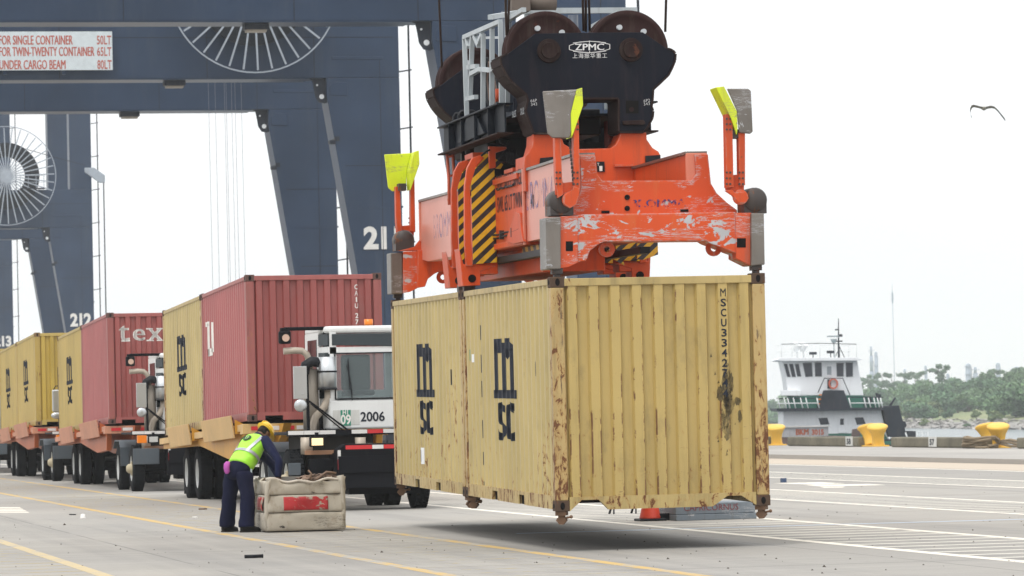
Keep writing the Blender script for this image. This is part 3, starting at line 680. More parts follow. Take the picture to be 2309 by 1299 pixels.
def endbeam(y0, sgn, worn):
    """end beam across both corners; y0 = outer face, sgn = direction into the spreader"""
    f = lambda a: y0+sgn*a
    up = poly([(1309, 352), (1342, 352), (1346, 393), (1358, 408), (1558, 407), (1570, 393), (1566, 349), (1596, 348), (1603, 414), (1616, 436), (1640, 458), (1662, 474), (1662, 483), (1236, 489), (1283, 477), (1300, 455), (1311, 425)], .35)
    part('upper_plate', MB().prism(up, f(.34), f(.42)), M_ORW if worn else M_OR, SP, .006)
    lowb = poly([(1302, 484), (1658, 478), (1662, 572), (1600, 548), (1592, 543), (1362, 545), (1348, 552), (1330, 566), (1322, 588), (1300, 592)], .05)
    part('cross_beam', MB().prism(lowb, f(.05), f(.5)), M_ORV if worn else M_OR, SP, .008)
    # corner housings with wear plates
    for side, q in ((0, [(1263, 488), (1303, 487), (1303, 592), (1283, 602), (1263, 606)]), (1, [(1658, 480), (1694, 480), (1694, 600), (1660, 583)])):
        part('corner_housing', MB().prism(poly(q, .04), f(.03), f(.42)), M_ORX, SP, .006)
    for q in ([(1230, 491), (1264, 489), (1264, 607), (1232, 608)], [(1693, 481), (1722, 481), (1724, 597), (1693, 600)]):
        part('guide_post', MB().prism(poly(q, 0), f(-.02), f(.38)), M_STEEL, SP, .012)
    # openings in the housings
    h = poly([(1277, 544), (1293, 544), (1293, 566), (1277, 566)], 0); part('inspection_opening', MB().prism(h, f(.026), f(.06)), M_HOLE, SP)
    h = poly([(1663, 537), (1683, 537), (1683, 558), (1663, 558)], 0); part('inspection_opening', MB().prism(h, f(.026), f(.06)), M_HOLE, SP)
    # lugs with pad-eyes under the beam
    for cx, cy in ((1609, 560), (1368, 562)):
        (x, z) = HL(cx, cy, .3); o = [(x+.075*cos(t), z+.075*sin(t)) for t in [pi+i*pi/8 for i in range(9)]]
        o = o+[(x+.10, z+.14), (x-.10, z+.14)]; n = len(o)
        # eye: ring built as segments so the sky shows through
        lg = MB()
        for i in range(16):
            a0, a1 = 2*pi*i/16, 2*pi*(i+1)/16
            lg.prism([(x+.036*cos(a0), z+.036*sin(a0)), (x+.09*cos(a0), z+.09*sin(a0)), (x+.09*cos(a1), z+.09*sin(a1)), (x+.036*cos(a1), z+.036*sin(a1))], f(.28), f(.32))
        lg.prism([(x-.12, z+.07), (x+.12, z+.07), (x+.14, z+.2), (x-.14, z+.2)], f(.28), f(.322))
        part('lifting_lug', lg, M_OR, SP)
    for px in (1255, 1704):     # twistlock shanks
        (x, z) = HL(px, 611, .09); part('twistlock', MB().box(x-.06, x+.06, f(.03), f(.15), T0+.03, T0+.10).box(x-.035, x+.035, f(.05), f(.13), T0-.03, T0+.03), M_DKST, SP, .004)
    # flipper drives and arms
    for side in (0, 1):
        if side == 0: drum = (1262, 452); hub = (1283, 451)
        else: drum = (1697, 448); hub = (1668, 445)
        (x, z) = HL(*drum, .2); (hx, hz) = HL(*hub, .05)
        d = MB().lathe([(0, 0), (0, .12), (.03, .14), (.30, .14), (.33, .12), (.33, 0)], (x, f(.06) if sgn > 0 else f(.39), z-.02), 'y', 22).box(x-.13, x+.13, min(f(.08), f(.4)), max(f(.08), f(.4)), z-.17, z-.02)
        part('flipper_drive', d, M_DKST, SP)
        a = MB(); a.lathe([(-.02, 0), (-.02, .085), (.03, .085), (.03, 0)], (hx, f(.02), hz), 'y', 18)
        if side == 0:
            pl = [(1305, 425), (1305, 440), (1298, 462), (1284, 470), (1270, 460), (1272, 441), (1290, 428), (1291, 420)]
            bars = ([(1249, 300), (1262, 300), (1266, 405), (1268, 440), (1256, 447), (1251, 400)], [(1291, 262), (1303, 262), (1306, 430), (1292, 428)])
            web = [(1252, 402), (1266, 400), (1270, 412), (1290, 410), (1305, 420), (1303, 436), (1252, 440)]
            paddle = [(1221, 207), (1297, 203), (1284, 257), (1284, 300), (1281, 312), (1243, 312), (1232, 302)]; neon = [(1310, 199), (1312, 238), (1292, 296), (1286, 312), (1284, 257), (1297, 203)]
        else:
            pl = [(1634, 430), (1650, 428), (1656, 436), (1680, 432), (1687, 447), (1680, 458), (1664, 458), (1650, 441)]
            bars = ([(1633, 258), (1649, 258), (1652, 422), (1636, 424)], [(1663, 300), (1678, 300), (1678, 418), (1665, 420)])
            web = [(1636, 395), (1678, 393), (1678, 432), (1650, 433), (1636, 428)]
            paddle = [(1636, 201), (1684, 201), (1690, 206), (1694, 298), (1688, 303), (1663, 300), (1658, 250)]; neon = [(1611, 198), (1629, 196), (1658, 252), (1660, 290), (1658, 305), (1645, 268)]
        part('flipper_arm', a.prism(poly(pl, .02), f(-.01), f(.05)).prism(poly(web, .05), f(.05), f(.08)), M_OR, SP, .004)
        for q in bars: part('flipper_bar', MB().prism(poly(q, .05), f(.0), f(.12)), M_OR, SP, .004)
        part('flipper_guide', MB().prism(poly(paddle, .05), f(-.03), f(.0)), M_STEEL if worn else M_NEON, SP, .01)
        p1 = poly(neon, .05)
        part('flipper_wing', MB().prism(p1, f(-.028), f(.30)), M_NEON, SP, .006)
        (bx, bz) = HL(1268 if side == 0 else 1660, 306, .05)
        part('flipper_hinge', MB().box(bx-.06, bx+.05, min(f(.02), f(.2)), max(f(.02), f(.2)), bz-.03, bz+.07), M_DKST, SP, .004)
        bm_ = MB()      # bolt heads
        for q in bars:
            cx = sum(p[0] for p in q)/len(q)
            for yy in ((270, 282, 294) if q[0][1] < 280 else ())+(391, 404, 417):
                for dx in (-4, 4):
                    (ux, uz) = HL(cx+dx, yy-2, .0); bm_.cyl((ux, f(-.012), uz), (ux, f(.002), uz), .013, 6)
        tag(part('bolts', bm_, M_DKST, SP), None, None, kind='stuff')
endbeam(0, 1, True); endbeam(12.19, -1, False)
(x, z) = HL(1285, 320, .02); ch = MB()
for i in range(22):
    zz = z-.022*i; r = .010
    if i % 2: ch.box(x-.012+i*.0015, x+.012+i*.0015, .03, .036, zz-.017, zz+.017)
    else: ch.box(x-.003+i*.0015, x+.003+i*.0015, .021, .045, zz-.017, zz+.017)
tag(part('safety_chain', ch, M_DKST, SP), None, None, kind='stuff')
# bolt holes, slots, serial plate and worn maker's plate on the near end beam
for (cx, cy) in ((1414, 445), (1414, 470)):
    (x, z) = HL(cx, cy, .34); part('pin_hole', MB().cyl((x, .325, z), (x, .345, z), .03, 16), M_HOLE, SP)
for (cx, cy) in ((1365, 478), (1543, 475)):
    (x, z) = HL(cx, cy, .34); part('slot', MB().box(x-.045, x+.045, .325, .345, z-.014, z+.014), M_HOLE, SP)
(x, z) = HL(1484, 459, .33)
_k = NT('worn_blue_lettering'); _k.col((.05, .035, .17)); _k.l(_k.ramp(_k.noise(14, detail=6), .47, .58, 0, .8), _k.p.inputs['Alpha'])
letters('BROMMA', .12, _k.m, SP, (x, .333, z), (1, 0, 0), (0, 0, 1), .004, 1.25, 1.0)
M_ARM = paint('pale_pink_arm_paint', (.60, .24, .18), .3, var=.15, scale=.6, dirt=.25, dirtcol=(.5, .14, .08), streak=(3, 3, .15))  # pale pink coat, used on the left arms only
# telescopic arms: two deep box beams running into the main frame at both ends
ztop0 = HL(1309, 352, .5)[1]; zb = HL(1190, 545, 3.5)[1]; zt1 = HL(1187, 387, 3.5)[1]
xl = HL(1187, 460, 3.5)[0]; xr = HL(1424, 420, 3.5)[0]
for (xa, xb) in ((xl, xl+.20), (xr, xr+.20)):
    for (ya, yb, yc) in ((.40, 1.0, 4.2), (11.79, 11.2, 8.0)):
        part('telescopic_arm', MB().prism([(ya, ztop0), (yc, zt1), (yc, zb), (yb, zb), (ya, zb+.05)], xa, xb, 'x'), M_ARM if xa == xl else M_OR, SP, .006)
        part('arm_top_strip', MB().prism([(ya, ztop0), (yc, zt1), (yc, zt1+.03), (ya, ztop0+.03)], xa-.025, xb+.025, 'x'), M_STEEL, SP)
    for (ya, yb) in ((.38, .44), (11.75, 11.81)):
        part('arm_end_cap', MB().box(xa-.02, xb+.02, ya, yb, zb+.30, ztop0+.01), M_ORS, SP, .008)
def side_text(txt, px, py, sz, mat, x, rot=0, xs=1.0, bold=.003, nm='lettering', fit=None):
    (y, z) = HS(px, py, x); return letters(txt, sz, mat, SP, (x-.004, y, z), (0, -1, 0), (0, 0, 1), bold, xs, 1.0, nm, fit=fit)
_k = NT('faded_blue_lettering'); _k.col((.33, .26, .45)); _k.l(_k.ramp(_k.noise(7, (1, 1, .2), detail=6), .46, .66, .05, .55), _k.p.inputs['Alpha'])
side_text('BROMMA', 1218, 440, .48, _k.m, xl, xs=.9)
side_text('40', 1201, 455, .22, M_BLK, xl)
side_text('BROMMA', 1001, 510, .48, _k.m, xl, xs=.9)
# main frame
zc = HL(1187, 380, 3.5)[1]; zmb = HL(1187, 552, 3.5)[1]; xml = HL(1184, 450, 3.5)[0]; xmr = HL(1424, 450, 3.5)[0]+.02
part('main_frame', MB().box(xml, xmr, 3.50, 8.60, zmb, zc), M_OR, SP, .012)
head = poly([(1181, 372), (1183, 352), (1192, 344), (1199, 327), (1202, 302), (1262, 302), (1270, 325), (1290, 337), (1375, 335), (1386, 328), (1393, 316), (1398, 300), (1456, 299), (1457, 315), (1470, 334), (1483, 342), (1488, 351), (1488, 422), (1426, 424), (1426, 430), (1183, 432)], 3.4)
part('saddle_plate', MB().prism(head, 3.36, 3.50), M_OR, SP, .008)
part('saddle_plate', MB().prism(head, 8.60, 8.74), M_OR, SP, .008)
hd2 = poly([(1195, 350), (1202, 325), (1203, 304), (1260, 304), (1268, 325), (1280, 338)], 3.4); hd3 = poly([(1378, 337), (1394, 318), (1400, 302), (1454, 301), (1456, 315), (1478, 342)], 3.4)
for q in (hd2, hd3):
    part('saddle_block', MB().prism(q, 3.5, 3.85), M_OR, SP); part('saddle_block', MB().prism(q, 8.25, 8.6), M_OR, SP)
q = poly([(1394, 321), (1486, 350), (1486, 385), (1430, 385), (1378, 337)], 3.4); part('shoulder_box', MB().prism(poly([(1186, 352), (1484, 347), (1484, 384), (1186, 386)], 3.4), 3.5, 4.1), M_OR, SP)
part('cover_plate', MB().prism(poly([(1453, 352), (1487, 350), (1487, 364), (1453, 374)], 3.4), 3.335, 3.358), M_BLACK, SP, .004)
part('cover_plate', MB().prism(poly([(1216, 357), (1247, 354), (1247, 372), (1214, 375)], 3.4), 3.335, 3.358), M_BLACK, SP, .004)
part('flange_strip', MB().prism(poly([(1383, 372), (1424, 372), (1424, 376), (1383, 377)], 3.4), 3.30, 3.357), M_OR, SP)
part('data_plate', MB().prism(poly([(1343, 365), (1361, 365), (1362, 388), (1345, 388)], 3.4), 3.345, 3.357), M_BLACK, SP)
(x, z) = HL(1349, 371, 3.34); letters('T', .05, M_WHT, SP, (x, 3.343, z), (1, 0, 0), (0, 0, 1)); (x, z) = HL(1355, 380, 3.34); part('plate_panel', MB().box(x-.018, x+.018, 3.340, 3.344, z-.03, z+.03), M_WHT, SP)
side_text('SWL 50 LT SINGLE', 1150, 405, .23, M_BLK, xml, fit=(1.9, .19)); side_text('SWL 65 LT TWIN', 1149, 456, .23, M_BLK, xml, fit=(1.7, .19))
gus = [HS(a, b, xml) for a, b in ((1172, 478), (1180, 480), (1187, 545), (1168, 550), (1152, 545), (1153, 530))]
part('gusset', MB().prism(gus, xml-.05, xml, 'x'), M_OR, SP, .006)
part('frame_rib', MB().box(xml-.025, xml, 3.49, 3.56, zmb, zc), M_ORS, SP, .004); part('frame_rib', MB().box(xml-.03, xml, 3.9, 8.2, zc-.10, zc-.03), M_OR, SP, .006)
part('frame_rib', MB().box(xml-.03, xml, 3.6, 8.2, zmb+.01, zmb+.08), M_OR, SP, .006)
part('hatch_cover', MB().box(xml-.02, xml+.3, 4.2, 4.8, zc, zc+.05), M_OR, SP, .008)
# slide bars and hazard boards under the frame
part('slide_bar', MB().box(xml+.02, xml+.14, 2.4, 9.6, zmb-.16, zmb-.08), M_BLACK, SP, .006); part('slide_bar', MB().box(xmr-.16, xmr-.04, 2.4, 9.6, zmb-.16, zmb-.08), M_BLACK, SP, .006)
M_STR2 = stripes('hazard_stripes_long', (0, 1, .9), .36)
part('hazard_board', MB().box(xml+.15, xml+.19, 2.9, 4.6, zmb-.10, zmb+.01), M_STR2, SP)
part('hazard_board', MB().prism(poly([(1437, 549), (1483, 545), (1484, 574), (1450, 586), (1437, 584)], 5.2), 5.2, 5.25), M_STR, SP)
part('hazard_board', MB().prism(poly([(1368, 560), (1400, 572), (1408, 598), (1380, 582)], 4.6), 4.6, 4.65), M_STR, SP)
part('underside_box', MB().box(xml+.25, xmr-.3, 3.8, 8.3, zmb-.32, zmb-.001), M_OR, SP, .01)
# central twin-lift housings: striped guide plates over pairs of corner locks
CENTX = 1.135
def mx_(pts, m): return [(2*CENTX-a, b) for a, b in pts] if m else pts
for m in (False, True):
    yn = 5.60
    pl = mx_(poly([(1062, 412), (1072, 378), (1114, 378), (1118, 500), (1120, 592), (1066, 596)], yn), m)
    cr_ = mx_(poly([(1072, 377), (1082, 355), (1098, 346), (1118, 358), (1135, 371), (1129, 381)], yn), m)
    sur = mx_(poly([(1066, 600), (1050, 600), (1047, 540), (1047, 420), (1053, 378), (1065, 356), (1082, 350), (1092, 356), (1074, 376), (1060, 420), (1062, 540)], yn), m)
    blk = mx_(poly([(1046, 596), (1105, 596), (1120, 600), (1084, 612), (1084, 643), (1044, 645), (1036, 560)], yn), m)
    for y_, s_ in ((yn, 1), (6.62, 0)):
        if not m or True:
            part('guide_plate', MB().prism(pl, y_-.03, y_), M_STR, SP, .004); part('guide_crest', MB().prism(cr_, y_+.0, y_+.03), M_STR, SP, .004)
        part('side_cheek', MB().prism(sur, y_-.02, y_+.06), M_OR, SP, .008)
        part('lock_housing', MB().prism(blk, y_+.02, y_+.40), M_OR, SP, .008)
        (x, z) = HL(1065, 628, yn); x = 2*CENTX-x if m else x
        part('sight_hole', MB().cyl((x, y_+.01, z), (x, y_+.03, z), .05, 16), M_HOLE, SP)
        part('twistlock', MB().box(x-.07, x+.07, 5.82 if s_ else 6.24, 5.95 if s_ else 6.37, T0-.02, T0+.07), M_DKST, SP)
        part('housing_core', MB().box(min(pl[0][0], pl[3][0])+.05, max(pl[0][0], pl[3][0])+.02, y_+.03, y_+.42, T0+.18, T0+1.15), M_OR, SP, .01)
# cables, brackets, ladder
M_RAIL = paint('faded_red_orange_rail', (.55, .12, .06), .5)
yl_ = 8.3; la = MB()
r1 = [HL(1008, 342, yl_), HL(1012, 405, yl_), HL(1013, 462, yl_)]; r2 = [HL(1021, 340, yl_), HL(1024, 400, yl_), HL(1026, 458, yl_)]
la.tube([(a, yl_, b) for a, b in r1], .022, 6).tube([(a, yl_, b) for a, b in r2], .022, 6)
part('ladder_rail', la, M_RAIL, SP)
for yy in (354, 398, 434, 452): (a, b) = HL(1009, yy, yl_); (c, d) = HL(1023, yy-3, yl_); part('rung', MB().tube([(a, yl_, b), (c, yl_, d)], .018, 6), M_RAIL, SP)
yb_ = 5.4
part('cable_bracket', MB().prism(poly([(1102, 330), (1142, 331), (1143, 337), (1118, 345), (1118, 378), (1104, 380)], yb_), yb_, yb_+.06), M_OR, SP, .004)
part('cable_bracket', MB().prism(poly([(1065, 344), (1092, 343), (1092, 352), (1066, 356)], 6.2), 6.2, 6.8), M_OR, SP, .004)
for i in range(6):
    dx = i*2.6; pts = [HL(1146+dx, 334+i, yb_), HL(1143+dx*1.05, 350, yb_), HL(1146+dx, 368, yb_), HL(1152+dx*.5, 372, yb_), HL(1154+dx*.8, 352, yb_), HL(1150+dx*.8, 336, yb_)]
    part('cable_loop', MB().tube([(a, yb_-.02*i, b) for a, b in pts], .016, 6), M_BLACK, SP)
for pts in ([(1122, 361), (1132, 352), (1140, 340), (1148, 334)], [(1085, 352), (1095, 342), (1105, 338)], [(1125, 310), (1130, 322), (1142, 327), (1148, 318)], [(1188, 318), (1196, 322), (1192, 312)]):
    part('cable', MB().tube([(a, yb_-.1, b) for a, b in [HL(*p, yb_-.1) for p in pts]], .014, 6), M_BLACK, SP)
for i, (z_, y0_, y1_) in enumerate(((zmb+.16, 3.7, 7.9), (zmb+.20, 3.7, 7.6), (zc-.16, 4.0, 5.2))):
    n_ = 18; part('hydraulic_hose', MB().tube([(xml-.03-.008*i, y0_+(y1_-y0_)*t/n_, z_-.018*abs(sin(t*pi/4.5))) for t in range(n_+1)], .013, 6), M_BLACK, SP)
for yy in (4.2, 5.0): part('hose_clamp', MB().box(xml-.055, xml, yy, yy+.04, zmb+.12, zmb+.23), M_DKST, SP)
for dx, dz in ((.6, -.02), (1.0, .0), (1.5, -.03)): part('drip_plate', MB().box(xml+dx, xml+dx+.18, 3.345, 3.36, zmb+.25+dz, zmb+.37+dz), M_ORS, SP, .004)

# ---------------------------------------------------------------- headblock with rope sheaves (near-black) on top of the spreader
M_HB = paint('headblock_navy_black', (.010, .0115, .018), .5, 0, var=.25, rust=.18, dirt=.25, dirtcol=(.06, .04, .04))
M_HBR = paint('headblock_rusted_edge', (.025, .015, .014), .7, rust=.5, rustcol=(.07, .028, .018))
M_SHV = paint('rusty_sheave', (.030, .012, .011), .62, 0, var=.3, rust=.45, rustcol=(.06, .02, .014))
M_GRY = paint('galvanised_rail', (.40, .44, .46), .45, .2, var=.1, rust=.12)
HB = thing('headblock', 'near-black headblock with four large rusty rope sheaves and maker emblem above the orange spreader', 'headblock', mat=HM)
def z3(l): return [(950+a/3.093, b/3.093) for a, b in l]
plate = z3([(795, 235), (1100, 228), (1545, 225), (1720, 345), (1750, 356), (1768, 375), (1765, 420), (1745, 470), (1720, 520), (1660, 578), (1612, 622), (1608, 690), (1600, 745), (1612, 775), (1608, 820), (1575, 880), (1548, 916), (1385, 916), (1384, 700), (1372, 680), (1002, 680), (1000, 925), (790, 925), (762, 850), (750, 820), (735, 770), (750, 700), (738, 655), (690, 612), (640, 570), (600, 520), (565, 455), (556, 405), (600, 380), (625, 362)])
YN0, YN1 = 3.30, 3.92
pn = poly(plate, YN0)
def sheave_block(yf, yb, near):
    s = 1 if near else -1
    yo = yf; part('cheek_plate', MB().prism(pn, yf, yf+.05*s), M_HB, HB, .006); part('cheek_plate', MB().prism(pn, yb-.05*s, yb), M_HB, HB, .006)
    # web following the outline between the plates (leaving the top open for the sheaves)
    wb = MB(); n = len(pn)
    for i in range(n):
        j = (i+1) % n; (x0, z0), (x1, z1) = pn[i], pn[j]
        if i in (0, 1): continue
        if 2 <= i <= 2 or i in (n-1, n-2): continue
        d = Vector((x1-x0, z1-z0)); L = d.length; nn = Vector((-d.y, d.x))/L*.022
        wb.prism([(x0, z0), (x1, z1), (x1+nn.x, z1+nn.y), (x0+nn.x, z0+nn.y)], min(yf, yb)-.012, max(yf, yb)+.012)
    part('edge_flange', wb, M_HBR, HB)
    part('core_box', MB().prism(poly(z3([(700, 440), (1650, 430), (1560, 600), (1500, 660), (900, 665), (780, 600)]), YN0), min(yf, yb)+.06, max(yf, yb)-.06), M_HB, HB)
    for (cx, cy) in ((1237.5, 114.8), (1422.5, 112.5)):
        (x, z) = HL(cx, cy, YN0); ym = (yf+yb)/2; R = .485
        m = MB()
        for dy in ((-.17, -.02), (.02, .17)):
            a, b = dy; m.lathe([(a, .0), (a, .10), (a+.03, .12), (a+.045, R-.09), (a+.02, R-.06), (a, R), (a+.02, R+.005), (a+.055, R-.045), (b-.055, R-.045), (b-.02, R+.005), (b, R), (b-.02, R-.06), (b-.045, R-.09), (b-.03, .12), (b, .10), (b, 0)], (x, ym, z), 'y', 48)
        sh = part('sheave', m, M_SHV, HB)
        for k_ in range(6):
            t = pi/6+k_*pi/3+.35; part('lightening_hole', MB().cyl((x+.30*cos(t), ym-.19, z+.30*sin(t)), (x+.30*cos(t), ym+.19, z+.30*sin(t)), .032, 12), plain('pale_hole', (.5, .52, .54), .8), sh)
        hb_ = MB().lathe([(0, 0), (-.05*s, 0), (-.05*s, .035), (-.06*s, .095), (-.03*s, .10), (-.03*s, .14), (0, .145)], (x, yf, z), 'y', 28); hb_.sm = [False]*len(hb_.sm)
        h = part('axle_boss', hb_, M_HBR, HB); part('boss_keeper', MB().box(x+.075, x+.11, min(yf, yf-.06*s), max(yf, yf-.06*s), z-.02, z+.05), M_HBR, h)
sheave_block(YN0, YN1, True); sheave_block(9.05, 8.43, False)
for q in ([(1411, 227), (1440, 227), (1440, 256), (1411, 256)],):
    part('square_opening', MB().prism(poly(q, YN0), YN0-.004, YN0+.02), M_HOLE, HB)
(x, z) = HL(1424, 247, YN0); part('bolt_head', MB().cyl((x, YN0-.012, z), (x, YN0, z), .03, 8), M_HBR, HB)
part('lower_lip', MB().prism(poly(z3([(1400, 845), (1545, 838), (1560, 862), (1545, 872), (1405, 872)]), YN0), YN0-.05, YN0), M_HBR, HB, .006)
# maker's emblem
M_EM = plain('emblem_white', (.66, .66, .66), .6)
hx = z3([(1032, 318), (1100, 294), (1175, 288), (1240, 292), (1314, 310), (1314, 342), (1250, 362), (1175, 368), (1100, 364), (1032, 346)])
em = MB(); E_ = poly(hx, YN0)
for i in range(len(E_)):
    a, b = Vector(E_[i]), Vector(E_[(i+1) % len(E_)]); em.bar((a.x, YN0-.004, a.y), (b.x, YN0-.004, b.y), .008, .007)
(x, z) = HL(*z3([(1173, 328)])[0], YN0)
for (dx, dz, ex, ez) in ((0, .075, 0, .045), (0, -.045, 0, -.075), (-.2, .05, 0, .068), (.2, .05, 0, .068), (-.2, -.05, 0, -.068), (.2, -.05, 0, -.068)): em.bar((x+dx, YN0-.004, z+dz), (x+ex, YN0-.004, z+ez), .006, .006)
part('emblem', em, M_EM, HB)
letters('ZPMC', .155, M_EM, HB, (x, YN0-.004, z), (1, 0, 0), (0, 0, 1), .003, 1.02, 1.0, fit=(.35, .078))
(x, z) = HL(*z3([(1175, 391)])[0], YN0)
letters('上海振华重工', .066, M_EM, HB, (x, YN0-.004, z), (1, 0, 0), (0, 0, 1), .0012, 1.0, 1.18)
for t_, px_, py_ in (('66P', 783, 703), ('343', 786, 728), ('6P2', 1572, 703), ('343', 1572, 726)):
    (x, z) = HL(*z3([(px_, py_)])[0], YN0); letters(t_, .05, M_EM, HB, (x, YN0-.004, z), (1, .0, .1), (-.1, 0, 1), -.0006, 1, 1.1, 'chalk_mark')
# ropes rising to the trolley
M_ROPE = paint('greased_wire_rope', (.045, .025, .02), .55, .2, rust=.3, bump=.4)
def rope(px, py, px2, y, z_up=30):
    (x, z) = HL(px, py, y); (x2, z2) = HL(px2, 0, y); k_ = (z_up-z)/(z2-z)
    part('wire_rope', MB().tube([(x, y, z), (x+(x2-x)*k_, y, z_up)], .016, 6), M_ROPE, HB)
for q in ((1142, 80, 1140, 3.52), (1145, 80, 1148, 3.70), (1316, 70, 1314, 3.52), (1321, 72, 1321, 3.6), (1330, 70, 1328, 3.70), (1500, 72, 1502, 3.6), (997, 165, 990, 8.7), (1163, 30, 1160, 8.6)): rope(*q)
# carriage frame between the two sheave blocks
XW = .22
ib = [HS(a, b, XW) for a, b in ((1190, 209), (1065, 268), (1090, 312), (1050, 319), (1190, 283))]
M_FR = paint('headblock_frame', (.010, .013, .019), .5, 0, var=.2, rust=.15, dirt=.15, dirtcol=(.03, .02, .02))
zt_, zb_ = HS(1187, 215, XW)[1], HS(1187, 280, XW)[1]
for xx in (XW, 2.0):
    part('side_girder', MB().box(xx, xx+.02, 3.9, 8.5, zb_, zt_), M_FR, HB)
    part('girder_flange', MB().box(xx-.09, xx+.11, 3.9, 8.5, zt_, zt_+.02), M_FR, HB, .003); part('girder_flange', MB().box(xx-.09, xx+.11, 3.9, 8.5, zb_-.02, zb_), M_HBR, HB, .003)
    for yy in (4.6, 5.6, 6.6, 7.6): part('girder_stiffener', MB().box(xx-.085, xx, yy, yy+.02, zb_, zt_), M_FR, HB)
part('deck_plate', MB().box(XW+.12, 1.9, 3.95, 8.4, zt_-.15, zt_-.12), M_FR, HB); part('equipment_box', MB().box(.8, 1.5, 4.4, 5.6, zb_-.02, zb_+.3), M_BLACK, HB, .02)
part('equipment_box', MB().box(.5, 1.2, 6.2, 7.8, zb_-.15, zb_+.25), M_BLACK, HB, .02)
for t_, px_ in (('SAL.BT.', 1160), ('CALIB.', 1178)): (y, z) = HS(px_, 258-(px_-1160)*.35, XW-.002); letters(t_, .11, plain('dim_white_lettering', (.3, .32, .34), .6), HB, (XW-.004, y, z), (0, -1, 0), (0, 0, 1), .002, .8)
# grey cage above the left girder and rail around the far side
def cage(seq, x, w=.055):
    m = MB(); P_ = [HS(a, b, x) for a, b in z3(seq)]
    for p, q in zip(P_, P_[1:]): m.bar((x, p[0], p[1]), (x, q[0], q[1]), w)
    part('cage_rail', m, M_GRY, HB)
for s_ in ([(300, 260), (552, 150)], [(600, 140), (715, 68)], [(345, 518), (410, 482), (480, 490), (575, 455)], [(300, 255), (318, 828)], [(356, 250), (340, 690)], [(432, 238), (430, 780)], [(494, 200), (492, 775)], [(552, 152), (560, 742)], [(322, 690), (382, 676)], [(330, 470), (390, 462)],
           [(318, 262), (330, 330)], [(372, 250), (402, 320)], [(402, 300), (425, 240)], [(600, 90), (600, 740)],):
    cage(s_, .30)
for s_ in ([(340, 265), (545, 262)], [(345, 552), (400, 552)]): cage(s_, 1.0, .035)
m = MB(); 
zr = HL(1300, 24, 7.9)[1]; x0_ = HL(1190, 24, 7.9)[0]; x1_ = HL(1436, 22, 7.9)[0]
part('cage_rail', m.bar((x0_, 7.9, zr), (x1_, 7.9, zr), .07), M_GRY, HB)
for pxx in (1186, 1436): (a, b) = HL(pxx, 24, 7.9); part('cage_post', MB().bar((a, 7.9, b-.03), (a, 7.9, zt_), .05), M_GRY, HB)
part('cage_rail', MB().bar((x0_, 7.9, zr), (.30, 5.2, zr-.32), .06), M_GRY, HB)
part('cage_brace', MB().bar((HL(1330, 62, 7)[0], 7, HL(1330, 62, 7)[1]), (HL(1392, 28, 7)[0], 7, HL(1392, 28, 7)[1]), .05), M_GRY, HB)
for (px_, pt, y) in ((1292, 34, 6.2), (1142, 25, 7.2)): (a, b) = HL(px_, pt, y); part('buffer_post', MB().cyl((a, y, zt_), (a, y, b), .065, 16), paint('blue_grey_steel', (.06, .075, .10), .4, .2), HB)
for (a0, b0, y) in ((1222, 6, 7.4),):
    (a, b) = HL(a0, b0, y); part('cable_basket', MB().cyl((a-.18, y, b), (a+.18, y, b), .10, 16).box(a-.42, a-.18, y-.15, y+.15, b-.12, b+.06), paint('brown_canvas', (.14, .11, .09), .8), HB)
# hoses and conduits inside the cage
for i in range(7):
    x_ = .42+.06*i; pts = [HS(1098+i*3, 130+10*(i % 3), x_), HS(1093+i*4, 180, x_), HS(1098+i*5, 225, x_), HS(1108+i*4, 250, x_)]
    part('hose', MB().tube([(x_, a, b) for a, b in pts], .02, 6), (M_BLACK, paint('hose_brown', (.12, .07, .05), .6))[i % 2], HB)
part('hose_tag', MB().cyl((.40, HS(1122, 215, .4)[0], HS(1122, 215, .4)[1]-.08), (.40, HS(1122, 215, .4)[0], HS(1122, 215, .4)[1]+.08), .03, 10), M_OR, HB)
# black step guard at the far left corner
def guard(seq, y, r=.022):
    part('guard_tube', MB().tube([(a, y, b) for a, b in [HL(*p, y) for p in seq]], r, 8), M_BLACK, HB)
g1 = [(1024, 262), (1028, 256), (1040, 254), (1043, 258)]
guard([(1062, 320), (1030, 321), (1025, 316), (1023, 265), (1027, 257), (1058, 256)], 8.0); guard([(1070, 314), (1040, 318), (1035, 312), (1035, 260), (1040, 252), (1066, 251), (1074, 256)], 7.4)
for yy in (272, 292, 312): guard([(1024, yy+2), (1036, yy-1)], 7.7); 
guard([(1036, 290), (1078, 288)], 7.4)
part('girder_end', MB().prism([HS(a, b, XW) for a, b in ((1060, 267), (1080, 254), (1100, 300), (1060, 318), (1040, 322))], XW-.05, XW+.8, 'x'), M_FR, HB)
# crank-shaped hanger tying the far block to the frame
(x, z) = HL(1056, 322, 8.4); part('link_pin', MB().cyl((x, 8.3, z+.1), (x, 8.3, z-.35), .09, 14, .04), M_DKST, HB)
part('cross_member', MB().box(.4, 2.2, 8.2, 8.3, zb_-.45, zb_-.02), M_BLACK, HB); part('cross_member', MB().box(.35, 2.0, 5.9, 6.3, zb_-.25, zb_-.02), M_BLACK, HB)
# junction gear seen in the near block's opening
(x, z) = HL(1395, 320, 4.3); part('gear_box', MB().box(x-.14, x+.10, 4.2, 4.5, z-.08, z+.26), paint('brick_red_box', (.20, .03, .02), .6), HB, .01); part('gas_bottle', MB().cyl((x-.02, 4.15, z-.05), (x-.02, 4.15, z+.2), .06, 16), M_GRY, HB)
part('deck_lamp', MB().box(*[HL(1375, 235, 4.6)[0]+d for d in (-.05, .10)], 4.6, 4.7, *[HL(1330, 236, 4.6)[1]+d for d in (-.06, .06)]), M_GRY, HB, .005)
